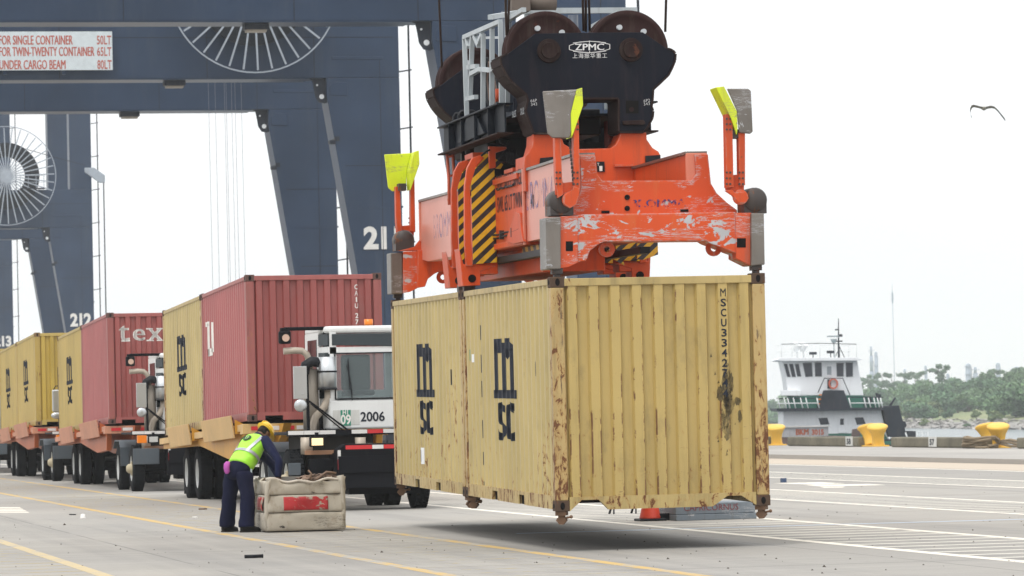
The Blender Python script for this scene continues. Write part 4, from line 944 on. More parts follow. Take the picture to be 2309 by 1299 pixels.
# ---------------------------------------------------------------- ship-to-shore cranes
M_NAVY = paint('crane_navy_paint', (.026, .045, .084), .34, var=.2, scale=.3, dirt=.45, dirtcol=(.065, .08, .105), streak=(1, 1, .12), rust=.12, rustcol=(.10, .07, .06), bump=.05)
M_NAVD = paint('crane_dark_fittings', (.015, .02, .032), .5)
M_LGR = paint('crane_light_grey', (.33, .37, .42), .5, bump=.05)
XO, XT, XB = 37.5, 33.65, 35.25     # right leg: outer edge, inner edge at the portal beam, inner edge low down
ZP, ZQ = 19.2, 22.6                 # underside and top of the portal beam
def crane(name, label, Y0, base, number, xnum, reel=False, sign=False, ropes=False):
    C = thing(name, label, 'crane', (0, Y0, 0), 'quay cranes lined up along the dock')
    for f, y in enumerate((0, base)):
        t = 2.0
        CX_ = 20.0
        for m in (0, 1):
            X = (lambda v: v) if m == 0 else (lambda v: 2*CX_-v)
            leg = [(X(XO), 2.2), (X(XO), ZP-.004), (X(XT), ZP-.004), (X(XT), 18.3), (X(XB), 8.0), (X(XB+.1), 2.2)]
            part('leg', MB().prism(leg, y, y+t), M_NAVY, C, .03)
            xa, xb = sorted((X(35.55), X(XO)))
            part('upper_column', MB().box(xa, xb, y, y+t, ZQ+.004, 40), M_NAVY, C, .03)
            if m == 0:
                # hooked lug plate and pad where beam and leg meet
                lug = [(XT-.9, ZP), (XT-.7, ZP-.08), (XT-.62, ZP-.5), (XT-.55, ZP-.95), (XT-.35, ZP-1.25), (XT-.05, ZP-1.3), (XT+.25, ZP-1.15), (XT+.5, ZP-1.2), (XT+.5, ZP+.25), (XT-.9, ZP+.25)]
                part('corner_lug', MB().prism(lug, y+.3, y+.4), M_NAVD, C)
                for (dx, dz, r) in ((-.22, -.95, .13), (-.45, -.35, .05), (.12, -.98, .05)):
                    part('lug_hole', MB().cyl((XT+dx, y+.28, ZP+dz), (XT+dx, y+.42, ZP+dz), r, 16), plain('sky_seen_through_hole', (.75, .77, .78), .9), C)
                part('boss_plate', MB().prism([(XT+.15, ZP-.9), (XT+1.1, ZP-.95), (XT+1.1, ZP-.25), (XT+.4, ZP-.2), (XT+.15, ZP-.45)], y-.05, y-.002), M_NAVY, C, .02); part('boss_plate', MB().box(XT+.3, XT+3.0, y-.03, y-.002, ZP+.95, ZP+1.12), M_NAVY, C, .02)
                part('clamp_ring', MB().box(XT+.35, XT+.62, y-.06, y+t+.05, 15.9, 16.15).box(XT+.1, XT+.4, y-.06, y+.1, 15.75, 15.95), M_NAVD, C)
                # conduit standing off the outer face
                part('conduit', MB().tube([(XO+.62, y+.5, 3), (XO+.62, y+.5, 40)], .055, 6), M_NAVD, C)
                for z in range(4, 40, 3): part('conduit_bracket', MB().bar((XO-.25, y+.5, z+.5), (XO+.75, y+.5, z+.65), .07), M_NAVD, C)
                for z_ in (10.2, 14.6): part('weld_seam', MB().box(XT+.9 if z_ > 12 else XB+.1, XO-.02, y-.012, y+.002, z_, z_+.035), M_NAVD, C)
                part('weld_seam', MB().box(XO-1.05, XO-1.02, y-.012, y+.002, 3, ZP+.9), M_NAVD, C)
                part('weld_band', MB().box(XT-.0, XO+.15, y-.04, y+t+.04, ZP-.12+.5, ZP-.0+.5) if False else MB().box(35.2, XO+.06, y-.02, y+.001, 12.4, 12.5), M_NAVY, C)
        part('portal_beam', MB().box(2*CX_-XO, XO-.002, y-.003, y+t+.003, ZP, ZQ), M_NAVY, C, .03)
        for xx in (9, 14.3, 19.8, 27.4, 33.0): part('weld_seam', MB().box(xx, xx+.035, y-.014, y-.002, ZP+.02, ZQ-.02), M_NAVD, C)
        part('beam_seam', MB().box(3, XO-.3, y-.014, y-.002, ZP+2.1, ZP+2.13), M_NAVD, C)
        part('bottom_strip', MB().box(2*CX_-XT+.3, XT-.95, y+.002, y+t-.002, ZP-.05, ZP-.004), M_NAVY, C)
        for xx in (25.8, 13.2):
            part('beam_lamp', MB().box(xx-.55, xx+.55, y+.4, y+1.2, ZP-.32, ZP-.055), M_NAVD, C, .03); part('lamp_lens', MB().box(xx-.45, xx+.45, y+.5, y+1.1, ZP-.42, ZP-.325), paint('tan_lens', (.35, .30, .24), .5), C)
    for x in (35.4, 2.6):
        part('sill_beam', MB().box(x, x+2.0, -2, base+4, 1.3, 3.0), M_NAVY, C, .03)
        for y in (-3, -1, base+2.5, base+4.5): part('bogie', MB().box(x+.3, x+1.7, y-.8, y+.8, .35, 1.3).cyl((x+.7, y-.4, .36), (x+1.3, y-.4, .36), .36, 18).cyl((x+.7, y+.4, .36), (x+1.3, y+.4, .36), .36, 18), M_NAVD, C)
    # upper cross beams and girder high above the frame
    for y in (0, base): part('top_beam', MB().box(2*CX_-XO, XO, y, y+2, 40, 42.4), M_NAVY, C)
    if number:
        letters(number, 1.62, M_WHT, C, (xnum, -.01, 10.88), (1, 0, 0), (0, 0, 1), .07, .82, .9, 'number', fit=(1.9, 1.2))
    if reel:
        x, z, R, yr = 29.75, 23.8, 4.42, -1.3
        rim = MB(); N = 64
        for i in range(N):
            a, b = 2*pi*i/N, 2*pi*(i+1)/N
            rim.bar((x+R*cos(a), yr, z+R*sin(a)), (x+R*cos(b), yr, z+R*sin(b)), .07)
        rl = part('cable_reel', MB().lathe([(0, .0), (-.05, .45), (0, .55), (.05, .4)], (x, yr, z), 'y', 24), M_LGR, C)
        part('reel_rim', rim, M_LGR, rl)
        for i in range(36):
            a = 2*pi*i/36+.03
            part('spoke', MB().bar((x+.4*cos(a), yr, z+.4*sin(a)), (x+(R-.12)*cos(a), yr, z+(R-.12)*sin(a)), .09), M_LGR, rl)
        rg = MB()
        for j, r in enumerate([1.9+.06*q for q in range(18)]):
            for i in range(40):
                a, b = 2*pi*i/40, 2*pi*(i+1)/40
                rg.bar((x+r*cos(a), yr+.25, z+r*sin(a)), (x+r*cos(b), yr+.25, z+r*sin(b)), .045)
        tag(part('wound_cable', rg, plain('cable_black', (.012, .016, .024), .5), rl), None, None, kind='stuff')
        dr = MB()
        for i in range(32):
            a, b = 2*pi*i/32, 2*pi*(i+1)/32
            dr.prism([(x+1.7*cos(a), z+1.7*sin(a)), (x+3.0*cos(a), z+3.0*sin(a)), (x+3.0*cos(b), z+3.0*sin(b)), (x+1.7*cos(b), z+1.7*sin(b))], yr+.35, yr+.6)
        part('reel_drum', dr, M_NAVD, rl); part('reel_shaft', MB().cyl((x, yr, z), (x, 1.0, z), .28, 16), M_NAVD, rl)
        part('reel_motor', MB().box(x-1.5, x-.4, yr+.7, 0, z-.6, z+.5), M_NAVD, rl, .05); part('reel_bracket', MB().box(x-.35, x+.35, yr+.7, .3, ZQ-.2, z-.25), M_NAVY, C)
        if not sign:
            part('flood_lamp', MB().prism([(36.75, 24.45), (37.6, 24.45), (38.55, 23.75), (38.55, 23.1), (38.1, 23.1), (36.75, 24.05)], -1.5, -1.1), M_LGR, C, .03)
            part('lamp_cable', MB().tube([(31.5, -1.2, 26.2), (34.2, -1.2, 25.4), (36.8, -1.2, 24.7)], .03, 5), M_NAVD, C)
            part('lamp_post', MB().tube([(38.45, -1.2, 4), (38.45, -1.2, 23.2)], .06, 6), M_NAVD, C)
            part('platform', MB().box(31, 33.2, -1.4, -.2, ZQ+.02, ZQ+.1), M_NAVD, C)
            for xx in (31, 31.7, 32.4, 33.1): part('rail_post', MB().bar((xx, -1.3, ZQ+.1), (xx, -1.3, ZQ+1.2), .05), M_LGR, C)
            for zz in (.6, 1.2): part('platform_rail', MB().bar((31, -1.3, ZQ+zz), (33.2, -1.3, ZQ+zz), .04), M_LGR, C)
    if sign:
        sx1, sz0, sz1 = 22.5, 19.62, 21.60
        part('load_sign', MB().box(11.5, sx1, -.4, -.32, sz0, sz1), plain('sign_white', (.62, .68, .70), .5), C)
        for xx in (14, 17, 20): part('sign_bracket', MB().box(xx-.1, xx+.1, -.319, -.004, 19.4, 21.4), M_NAVY, C)
        R_ = plain('sign_red_lettering', (.46, .10, .065), .6)
        for i, (a, b) in enumerate((('FOR SINGLE CONTAINER', '50LT'), ('FOR TWIN-TWENTY CONTAINER', '65LT'), ('UNDER CARGO BEAM', '80LT'))):
            z = (21.16, 20.57, 19.90)[i]; w_ = (3.75, 4.85, 3.36)[i]
            letters(a, .66, R_, C, (16.72+w_/2, -.405, z), (1, 0, 0), (0, 0, 1), .012, .64, 1.0, 'sign_lettering', fit=(w_, .47))
            letters(b, .66, R_, C, (22.08, -.405, z), (1, 0, 0), (0, 0, 1), .012, .62, 1.0, 'sign_lettering', fit=(.74, .47))
    if ropes:
        for px, yy in ((476, 10), (491, 10.6), (512, 10), (516, 10.8), (528, 10), (536, 10.7), (550, 10.3)):
            X = WY(px, 400, Y0+yy).x; part('hoist_rope', MB().tube([(X, yy, 1.0), (X-.12, yy, 40)], .011, 5), plain('far_rope', (.2, .21, .24), .5), C)
    return C
crane('quay_crane', 'nearest navy crane portal, its right legs rising behind the headblock and orange spreader', 154.1, 20.9, None, 0)
crane('quay_crane', 'navy crane numbered 211 with the red and white load sign and large spoked cable reel', 204.4, 20.6, '211', 36.38, reel=True, sign=True, ropes=True)
crane('quay_crane', 'smaller, farther navy crane numbered 212 with its whole cable reel visible beside a floodlight', 359.0, 20.8, '212', 36.30, reel=True)
crane('quay_crane', 'farthest navy crane, numbered 213, at the left edge of the photo', 445.0, 20.8, '213', 36.30)

# ---------------------------------------------------------------- terminal tractors and container chassis
M_CABW = paint('cab_white', (.68, .69, .68), .35, var=.04, dirt=.18, dirtcol=(.35, .32, .27), bump=.03)
M_TBLK = paint('truck_black', (.007, .0075, .010), .55, dirt=.25, dirtcol=(.025, .022, .02))
M_TYRE = paint('tyre_rubber', (.012, .013, .015), .9, var=.2, dirt=.35, dirtcol=(.035, .032, .03))
M_RIM = paint('rim_white', (.46, .47, .46), .5, dirt=.5, dirtcol=(.2, .19, .17)); M_RIM2 = paint('rim_dark', (.10, .11, .13), .6)
M_HUB = paint('hub_cream', (.42, .36, .24), .6, dirt=.6)
M_CHR = paint('brushed_aluminium', (.55, .57, .58), .3, .75, var=.08, dirt=.15)
M_EXH = paint('exhaust_beige', (.42, .36, .29), .5, .2, dirt=.4, rust=.25)
M_GUARD = paint('perforated_guard', (.34, .30, .25), .55, .3)
M_RED = plain('reflective_red', (.55, .02, .025), .4); M_WT2 = plain('reflective_white', (.65, .64, .62), .4)
M_AMB = plain('amber_lens', (.75, .20, .01), .3)
k = NT('dark_glass'); k.col((.02, .03, .035)); k.p.inputs['Roughness'].default_value = .06; MATS['dark_glass'] = k.m; M_GL = k.m
k = NT('windshield_glass'); k.col((.62, .72, .74)); k.p.inputs['Roughness'].default_value = .02; setin(k.p, 'Transmission Weight', .9); setin(k.p, 'IOR', 1.25); M_WS = k.m
def tyre_mesh(w=.27, R=.515, r=.30):
    return MB().lathe([(0, r), (0, R-.09), (.02, R-.03), (.05, R-.004), (w*.35, R), (w*.65, R), (w-.05, R-.004), (w-.02, R-.03), (w, R-.09), (w, r)], (0, 0, 0), 'x', 36)
def tread(w=.27, R=.515):
    m = MB()
    for i in range(44):
        a = 2*pi*i/44
        for (x0, x1) in ((.03, .09), (.115, .155), (.18, .24)):
            q = Matrix.Rotation(a, 4, 'X'); m.box(x0, x1, -.026, .026, R-.006, R+.009, q)
    return m
def rim_mesh(r=.305, w=.27):
    return MB().lathe([(.02, r), (.012, r-.02), (.06, r-.045), (.12, r-.08), (.135, .16), (.09, .12), (.04, .11), (.03, .0)], (0, 0, 0), 'x', 28)
TM, TR_, RM = mesh('tyre', tyre_mesh()), mesh('tread', tread()), mesh('rim', rim_mesh())
hubm = MB().lathe([(.05, .12), (-.06, .10), (-.10, .06), (-.10, 0)], (0, 0, 0), 'x', 18)
for i in range(10):
    a = 2*pi*i/10; hubm.cyl((.06, .145*cos(a), .145*sin(a)), (.0, .145*cos(a), .145*sin(a)), .016, 6)
HBm = mesh('hub', hubm)
for me, mt in ((TM, M_TYRE), (TR_, M_TYRE), (RM, M_RIM), (HBm, M_HUB)): me.materials.append(mt)
RM2 = RM.copy(); RM2.materials.clear(); RM2.materials.append(M_RIM2)
def wheel(parent, x, y, flip=False, hub=False, dark=False):
    w = part('wheel', TM, None, parent, loc=(x, y, .505)); w.rotation_euler = (random.uniform(0, 1), 0, pi if flip else 0)
    t = part('tread', TR_, None, w); t['kind'] = 'stuff'; part('rim', RM2 if dark else RM, None, w)
    if hub: part('hub', HBm, None, w)
    return w
def tractor(label, X, Y, variant=0):
    """local frame: x from the left side as seen (0..2.45), y backwards from the bumper, z up"""
    t = thing('terminal_tractor', label, 'truck', (X, Y, 0), 'terminal tractors queuing with loaded chassis'); P = lambda n, m, mt, **k_: part(n, m, mt, t, **k_)
    # frame, deck, bumper
    P('frame_rail', MB().box(.75, .87, .3, 5.6, .62, .95), M_TBLK); P('frame_rail', MB().box(1.58, 1.70, .3, 5.6, .62, .95), M_TBLK)
    P('fifth_wheel', MB().box(.7, 1.75, 3.9, 4.9, 1.0, 1.16), M_TBLK, bevel=.04)
    P('deck', MB().box(.06, 2.42, .72, 3.0, 1.26, 1.31), M_TBLK, bevel=.01)
    e = P('deck_edge', MB().box(.03, 2.45, .66, .72, 1.24, 1.335), M_TBLK)
    n = 9; wdt = 2.40/n
    for i in range(n):
        if i == 3: continue
        x0 = .05+i*wdt; P('reflector', MB().box(x0, x0+wdt-.005, .652, .659, 1.265, 1.33), M_RED if (i % 2 and i > 3) else M_WT2)
    sh = -.18
    P('bumper', MB().prism([(.93+sh, .36), (2.40, .36), (2.40, 1.02), (2.33, 1.10), (1.06+sh, 1.10), (.93+sh, 1.0)], .0, .32), M_TBLK, bevel=.015)
    P('bumper_lip', MB().box(.95+sh, 2.42, -.03, .0, .62, .90), M_TBLK, bevel=.006); P('lower_tank', MB().box(1.0, 2.2, .33, 1.1, .26, .80), M_TBLK)
    for (a, b, mt) in ((.90, 1.34, M_RED), (1.345, 1.53, M_WT2), (1.535, 2.0, M_RED)): P('reflector', MB().box(a, b, -.008, -.002, 1.01, 1.075), mt)
    P('reflector', MB().box(.765, .815, -.008, -.002, .85, 1.0), M_WT2); P('reflector', MB().box(.765, .815, -.008, -.002, .68, .848), M_RED)
    P('skirt_box', MB().box(.36 if variant == 0 else .3, .75, .40, .60, .50, .86), M_TBLK, bevel=.01); P('skirt_ridge', MB().box(.46, .75, .37, .40, .68, .73), M_TBLK)
    P('engine_block', MB().box(.35, 1.5, .75, 2.6, .60, 1.25), plain('engine_dark', (.02, .018, .016), .8), bevel=.03)
    for (xx, yy, r, zz) in ((.35, .62, .10, 1.1), (1.25, .6, .09, 1.08), (1.38, .55, .07, .98)): P('engine_canister', MB().cyl((xx, yy, zz-.16), (xx, yy, zz+.12), r, 14), M_EXH)
    P('wooden_block', MB().box(.30, .98, .45, .6, .93, 1.0), paint('plank_wood', (.30, .16, .09), .8), bevel=.005)
    # headlamp and side lamps
    h = P('headlight', MB().box(.36, .60, .30, .42, 1.06, 1.23), M_TBLK, bevel=.02)
    part('headlight_lens', MB().box(.385, .575, .288, .299, 1.085, 1.205), plain('warm_lamp_glass' if variant == 0 else 'lamp_glass', (.95, .70, .38) if variant == 0 else (.5, .5, .48), .2, emit=.75 if variant == 0 else 0), h, .004)
    if variant: P('turn_signal', MB().box(.12, .33, .30, .4, 1.07, 1.24), M_AMB, bevel=.01)
    P('lamp_stalk', MB().box(.45, .51, .34, .38, 1.23, 1.3), M_TBLK)
    # cab on the driver's side: a shell of pillars and panels round real glass
    x0, x1, y0, y1, z0, z1 = .66, 2.18, .80, 2.55, 1.34, 3.06; ch = .13
    out = [(x0+ch, y0), (x1-.06, y0), (x1, y0+.06), (x1, y1), (x0, y1), (x0, y0+.28)]
    def ringwall(z_a, z_b): return MB().prism([(a, b) for a, b in out], z_a, z_b, 'z')
    P('cab_lower_panel', ringwall(z0, 1.83), M_CABW, bevel=.03); P('cab_roof', ringwall(2.94, z1), M_CABW, bevel=.05)
    P('cab_header', MB().box(x0+ch+.01, x1-.06, y0+.005, y0+.06, 2.60, 2.71).box(x0+ch+.01, x0+ch+.12, y0+.005, y0+.06, 1.80, 2.96).box(x1-.10, x1-.02, y0+.005, y0+.06, 1.80, 2.96), M_CABW)
    P('cab_pillar', MB().prism([(x0+ch, y0), (x0+ch+.05, y0+.02), (x0+.05, y0+.30), (x0, y0+.28)], 1.8, 1.86, 'z').prism([(x0+ch, y0), (x0+ch+.05, y0+.02), (x0+.05, y0+.30), (x0, y0+.28)], 2.60, 2.72, 'z').box(x0+.002, x0+.06, y0+.28, y0+.38, 1.8, 2.96), M_CABW)
    P('cab_side', MB().box(x0+.004, x0+.05, y0+.38, y1, 1.8, 2.96).box(x1-.05, x1-.004, y0+.9, y1, 1.8, 2.96).box(x0, x1, y1-.05, y1-.002, 1.8, 2.0).box(x0, x0+.15, y1-.05, y1-.002, 2.0, 2.96).box(x1-.15, x1, y1-.05, y1-.002, 2.0, 2.96), M_CABW)
    ws = P('windshield', MB().prism([(x0+ch+.10, 1.86), (x1-.09, 1.86), (x1-.09, 2.60), (x0+ch+.10, 2.60)], y0+.010, y0+.016), M_WS)
    part('windshield_seal', MB().box(x0+ch+.08, x0+ch+.105, y0-.008, y0+.02, 1.845, 2.60).box(x0+ch+.08, x1-.08, y0-.008, y0+.02, 1.83, 1.855).box(x0+ch+.08, x1-.08, y0-.008, y0+.02, 2.595, 2.615), M_BLACK, ws)
    P('visor_window', MB().prism([(x0+ch+.05, 2.74), (x1-.1, 2.70), (x1-.1, 2.93), (x0+ch+.05, 2.93)], y0-.012, y0+.04), M_GL, bevel=.01)
    # corner glass on the chamfer
    def cg(za, zb, nm):
        a = Vector((x0+ch-.016, y0+.02, 0)); b = Vector((x0-.004, y0+.265, 0)); nn = Vector((-.9, -.43, 0))*.008
        m = MB(); vs = [a+nn, b+nn, b-nn*3, a-nn*3]; m.prism([(v.x, v.y) for v in vs], za, zb, 'z'); P(nm, m, M_GL)
    cg(2.74, 2.93, 'quarter_window'); cg(1.86, 2.62, 'corner_window')
    sd_ = P('side_window', MB().box(x0-.006, x0+.02, y0+.5, y1-.3, 1.9, 2.85), M_GL, bevel=.01)
    P('seat', MB().box(x0+.55, x0+1.05, y0+.9, y0+1.4, 1.9, 2.0).box(x0+.55, x0+1.05, y0+1.3, y0+1.42, 2.0, 2.6), M_BLACK, bevel=.04)
    for (xa, xb, z_) in ((x0+.50, x0+.42, 2.55), (x1-.2, x1-.32, 2.55)): P('wiper', MB().tube([(xa, y0-.02, 1.82), (xa-.02, y0-.03, 2.1), (xb+.0, y0-.03, 2.40)], .010, 5).tube([(xa-.04, y0-.03, 2.0), (xb+.02, y0-.035, 2.5)], .012, 5), M_BLACK)
    P('beacon', MB().cyl((x0+.90, y0+.55, 3.05), (x0+.90, y0+.55, 3.18), .075, 16), M_AMB); P('beacon_base', MB().cyl((x0+.90, y0+.55, 3.04), (x0+.90, y0+.55, 3.07), .10, 16), M_BLACK)
    # plate, number
    if variant == 0:
        P('plate_holder', MB().box(x0+.17, x0+.62, y0-.004, y0+.004, 1.41, 1.66), paint('holder_grey', (.55, .55, .52), .5), bevel=.003)
        pl_ = P('permit_plate', MB().box(x0+.30, x0+.47, y0-.010, y0-.005, 1.40, 1.66), M_GRN)
        letters('H1', .10, M_WHT, t, (x0+.385, y0-.014, 1.62), (1, 0, 0), (0, 0, 1), .003, .9); letters('09', .22, M_WHT, t, (x0+.385, y0-.014, 1.495), (1, 0, 0), (0, 0, 1), .006, .8)
        letters('2006', .27, M_BLK, t, (x0+.84, y0-.006, 1.545), (1, 0, 0), (0, 0, 1), .006, .86, fit=(.41, .165))
    if variant == 2: P('permit_sticker', MB().box(x0+.9, x0+1.2, y0-.008, y0-.001, 1.45, 1.68), M_GRN)
    letters('2006' if variant == 0 else '2011', .16, M_BLK, t, (x0-.004, y0+.45, 1.55), (0, -1, 0), (0, 0, 1), .002, .8)
    # stack side: muffler, guard, air cleaner, intake, posts
    if variant < 2:
        P('lamp_gantry', MB().box(.06, 1.05, .95, 1.03, 3.00, 3.06).box(.72, .84, .95, 1.03, 1.32, 3.0).box(.0, .06, .95, 1.03, 2.98, 3.05), M_TBLK, bevel=.01)
        l_ = P('work_lamp', MB().box(-.03, .17, .90, 1.02, 2.78, 3.0), M_TBLK, bevel=.03); part('work_lamp_lens', MB().cyl((.08, .885, 2.88), (.08, .90, 2.88), .062, 18), plain('lamp_pink_glass', (.55, .38, .30), .2), l_)
        P('exhaust_pipe', MB().tube([(.05, .98, 2.66), (.25, .98, 2.67), (.36, .98, 2.66), (.44, .98, 2.60), (.48, .98, 2.50), (.49, .98, 2.3)], .055, 12), M_EXH)
        P('muffler_guard', MB().cyl((.50, 1.02, 1.33), (.50, 1.02, 2.35), .135, 20), M_GUARD)
        P('air_cleaner', MB().cyl((.76, .86, 2.02), (.76, .86, 2.55), .155, 24), M_CHR); P('cleaner_band', MB().cyl((.76, .86, 2.29), (.76, .86, 2.32), .163, 24), M_BLACK); P('cleaner_band', MB().cyl((.76, .86, 2.0), (.76, .86, 2.03), .163, 24), M_BLACK)
        P('intake_elbow', MB().tube([(.64, .86, 2.46), (.50, .86, 2.48), (.40, .86, 2.42), (.37, .86, 2.28)], .085, 12), M_BLACK)
        P('intake_pipe', MB().tube([(.78, .88, 2.02), (.77, .88, 1.86), (.70, .88, 1.72), (.55, .88, 1.55), (.50, .88, 1.40), (.50, .88, 1.10), (.55, .86, 1.05)], .066, 12), M_EXH)
        P('mirror', MB().cyl((.30, .62, 1.94), (.30, .62, 1.95), .02, 6).box(.16, .38, .64, .70, 1.86, 2.40), M_CHR, bevel=.02); P('convex_mirror', MB().sph((.27, .66, 1.75), .11, .05, .11, 16, 8), M_CHR)
        P('mirror_post', MB().bar((.40, .70, 1.32), (.385, .70, 2.42), .05), M_TBLK)
        P('brace', MB().bar((.42, .70, 1.82), (1.06, .72, 1.33), .028).bar((.45, .74, 1.78), (.98, .76, 1.33), .02), M_TBLK); P('battery_box', MB().box(.62, .98, 1.0, 1.3, 1.32, 1.72), M_TBLK, bevel=.02)
    else:
        P('muffler_guard', MB().box(.45, .75, .9, 1.2, 1.33, 2.5), paint('ribbed_grey', (.45, .43, .38), .5, .3), bevel=.05); P('muffler_guard', MB().box(.95, 1.15, .9, 1.2, 1.5, 2.5), MATS['ribbed_grey'], bevel=.05)
        rb = MB()
        for i in range(26): rb.box(.435, .765, .885, .9, 1.36+i*.043, 1.375+i*.043)
        tag(P('guard_ribs', rb, MATS['ribbed_grey']), None, None, kind='stuff')
        P('exhaust_pipe', MB().tube([(.58, .86, 3.28), (.70, .86, 3.34), (.84, .86, 3.28), (.88, .86, 3.1), (.88, .86, 1.9)], .06, 12), M_EXH)
        P('lamp_gantry', MB().box(.25, 1.25, .95, 1.03, 3.0, 3.06).box(.25, .43, .95, 1.03, 1.32, 3.0), M_TBLK, bevel=.01); P('mirror', MB().box(.06, .28, .64, .70, 1.86, 2.45), M_CHR, bevel=.05); P('convex_mirror', MB().sph((.17, .66, 1.76), .15, .05, .09, 16, 8), M_CHR)
        P('mirror_arm', MB().tube([(.1, .68, 2.45), (.16, .68, 2.55), (.42, .68, 2.55)], .014, 6).tube([(.1, .68, 1.72), (.2, .68, 1.68), (.42, .68, 1.7)], .014, 6), M_BLACK)
        P('work_lamp', MB().cyl((.52, .9, 2.88), (.52, .95, 2.88), .08, 16), M_CHR)
    # wheels and mudguards
    wheel(t, 0.04, .95, hub=True); wheel(t, 2.41, .95, flip=True, hub=True)
    for (x_, fl) in ((.03, False), (.33, False), (2.42, True), (2.12, True)): wheel(t, x_, 3.55, flip=fl)
    fd = MB(); 
    for (ya, za, yb, zb) in ((2.85, .95, 3.1, 1.12), (3.1, 1.12, 4.0, 1.12), (4.0, 1.12, 4.3, .95), (2.8, .55, 2.85, .95)): fd.bar((.33, ya, za), (.33, yb, zb), .62, .03)
    P('mudguard', fd, paint('mudguard_grey', (.06, .075, .09), .5), label=None)
    P('mudguard', MB().box(.02, .60, .28, .33, .60, .95) if variant else MB().box(.0, .2, .33, .38, .6, .8), MATS['mudguard_grey'], bevel=.01)
    P('front_axle', MB().cyl((.3, .95, .5), (2.15, .95, .5), .09, 12), M_TBLK); P('rear_axle', MB().cyl((.5, 3.55, .5), (1.95, 3.55, .5), .12, 12), M_TBLK)
    if variant == 2:    # driver glimpsed through the glass is on the fourth truck only
        pass
    return t
PITCHC = radians(-1.27)
def chassis(label, X, Y, paint_, panelp, under):
    """Y: near end of the boxes. front raised by the tractor's lifting fifth wheel"""
    t = thing('container_chassis', label, 'trailer', mat=Matrix.Translation((X, Y, 1.50)) @ Matrix.Rotation(PITCHC, 4, 'X'), group='container chassis under the queued boxes')
    P = lambda n, m, mt, **k_: part(n, m, mt, t, **k_)
    for x in (.55, 1.75): P('main_beam', MB().prism([(-.5, -.05), (12.3, -.05), (12.3, -.30), (8.0, -.34), (4.2, -.62), (1.2, -.62), (-.1, -.28)], x, x+.14, 'x'), under)
    P('outer_beam', MB().prism([(.35, -.17), (12.3, -.17), (12.3, -.26), (6.6, -.30), (2.6, -.62), (.5, -.60)], -.02, .10, 'x'), under, bevel=.01)
    P('outer_beam', MB().prism([(.35, -.17), (12.3, -.17), (12.3, -.26), (6.6, -.30), (2.6, -.62), (.5, -.60)], 2.34, 2.46, 'x'), under, bevel=.01)
    P('deck_edge', MB().box(-.10, .12, .40, 12.3, -.165, -.045), panelp, bevel=.006); P('deck_edge', MB().box(2.32, 2.54, .40, 12.3, -.165, -.045), panelp, bevel=.006)
    P('front_bolster', MB().box(-.1, 2.54, .05, .40, -.22, -.04), panelp, bevel=.01)
    for i in range(6): P('reflector', MB().box(.05+i*.27, .28+i*.27, .038, .047, -.155, -.085), (M_RED, M_WT2)[i % 2])
    for y in (1.6, 3.2, 4.8, 6.0, 7.4, 9.0, 10.6, 12.1): P('cross_member', MB().box(.12, 2.32, y, y+.12, -.17, -.04), under)
    # flared guide plates down the sides, one pair by each box
    for x, s in ((-.16, -1), (2.60, 1)):
        for (ya, yb) in ((.75, 4.85), (6.75, 10.1)):
            m = MB(); m.prism([(x, -.27), (x+s*.06, .13), (x+s*.06+.025, .13), (x+.025, -.27)], ya, yb)
            P('guide_plate', m, panelp, bevel=.006)
            for yy in (ya, ya+(yb-ya)/2, yb-.03): P('plate_gusset', MB().prism([(x+.02*s*-1, .06), (x-s*.22, -.05), (x-s*.22, -.2), (x-.02*s, -.2)], yy, yy+.03), under)
    P('suspension', MB().box(.6, 1.85, 8.2, 11.6, -.62, -.3), M_TBLK)
    P('end_guide', MB().prism([(1.15, .30), (1.55, .30), (1.62, -.15), (1.35, -.28), (1.15, -.15)], -.32, -.28), panelp, bevel=.01); P('end_guide', MB().box(1.0, 1.95, -.28, -.24, -.05, .28), panelp, bevel=.01)
    w = thing('w', None, None)
    bpy.data.objects.remove(w)
    for i, yy in enumerate((8.0, 9.65)):
        zc_ = -1.50+.505+ (yy*sin(-PITCHC))
        for (x_, fl, dk) in ((.10, False, False), (.42, False, True), (2.36, True, False), (2.04, True, True)):
            wl = wheel(t, x_, yy, flip=fl, dark=dk); wl.location = (x_, yy, zc_)
        P('axle', MB().cyl((.4, yy, zc_), (2.05, yy, zc_), .08, 12), M_TBLK)
    P('mud_flap', MB().box(.15, .72, 10.4, 10.43, -1.2, -.45), M_BLACK)
    return t
M_CYEL = paint('chassis_yellow', (.55, .27, .02), .5, dirt=.35, rust=.25); M_CPY = paint('chassis_pale_yellow', (.56, .36, .14), .55, var=.12, dirt=.35, rust=.25)
M_COR = paint('chassis_orange', (.42, .10, .025), .5, dirt=.35, rust=.25); M_CPO = paint('chassis_faded_orange', (.50, .22, .13), .6, var=.15, dirt=.45, rust=.35)
def onch(X, Y, k_): return Matrix.Translation((X, Y, 1.50)) @ Matrix.Rotation(PITCHC, 4, 'X') @ Matrix.Translation((0, k_*6.13, 0))
YT = (69.75, 92.55, 111.4, 133.2)
XTR = 9.97
GC = 'containers standing on the chassis'
def mark_u():
    T = norm(_serif('U'), 4.72, 5.5, 1.38, 1.98); return T
def _serif(ch): return tex_tris(ch, 1, 0)
tex_mark = []
for ch, x0_, x1_, z0_, z1_ in (('t', .27, .50, 1.93, 2.29), ('e', .60, .87, 1.93, 2.20), ('x', .95, 1.27, 1.93, 2.20)):
    T = norm(_serif(ch), x0_, x1_, z0_, z1_); tex_mark += T+[[(p[0]+.022, p[1]) for p in t] for t in T]
tex_mark += rect(.33, .53, 1.915, 1.945)+rect(.91, 1.09, 1.915, 1.945)+rect(1.15, 1.32, 1.915, 1.945)+rect(.91, 1.07, 2.185, 2.215)+rect(1.15, 1.30, 2.185, 2.215)
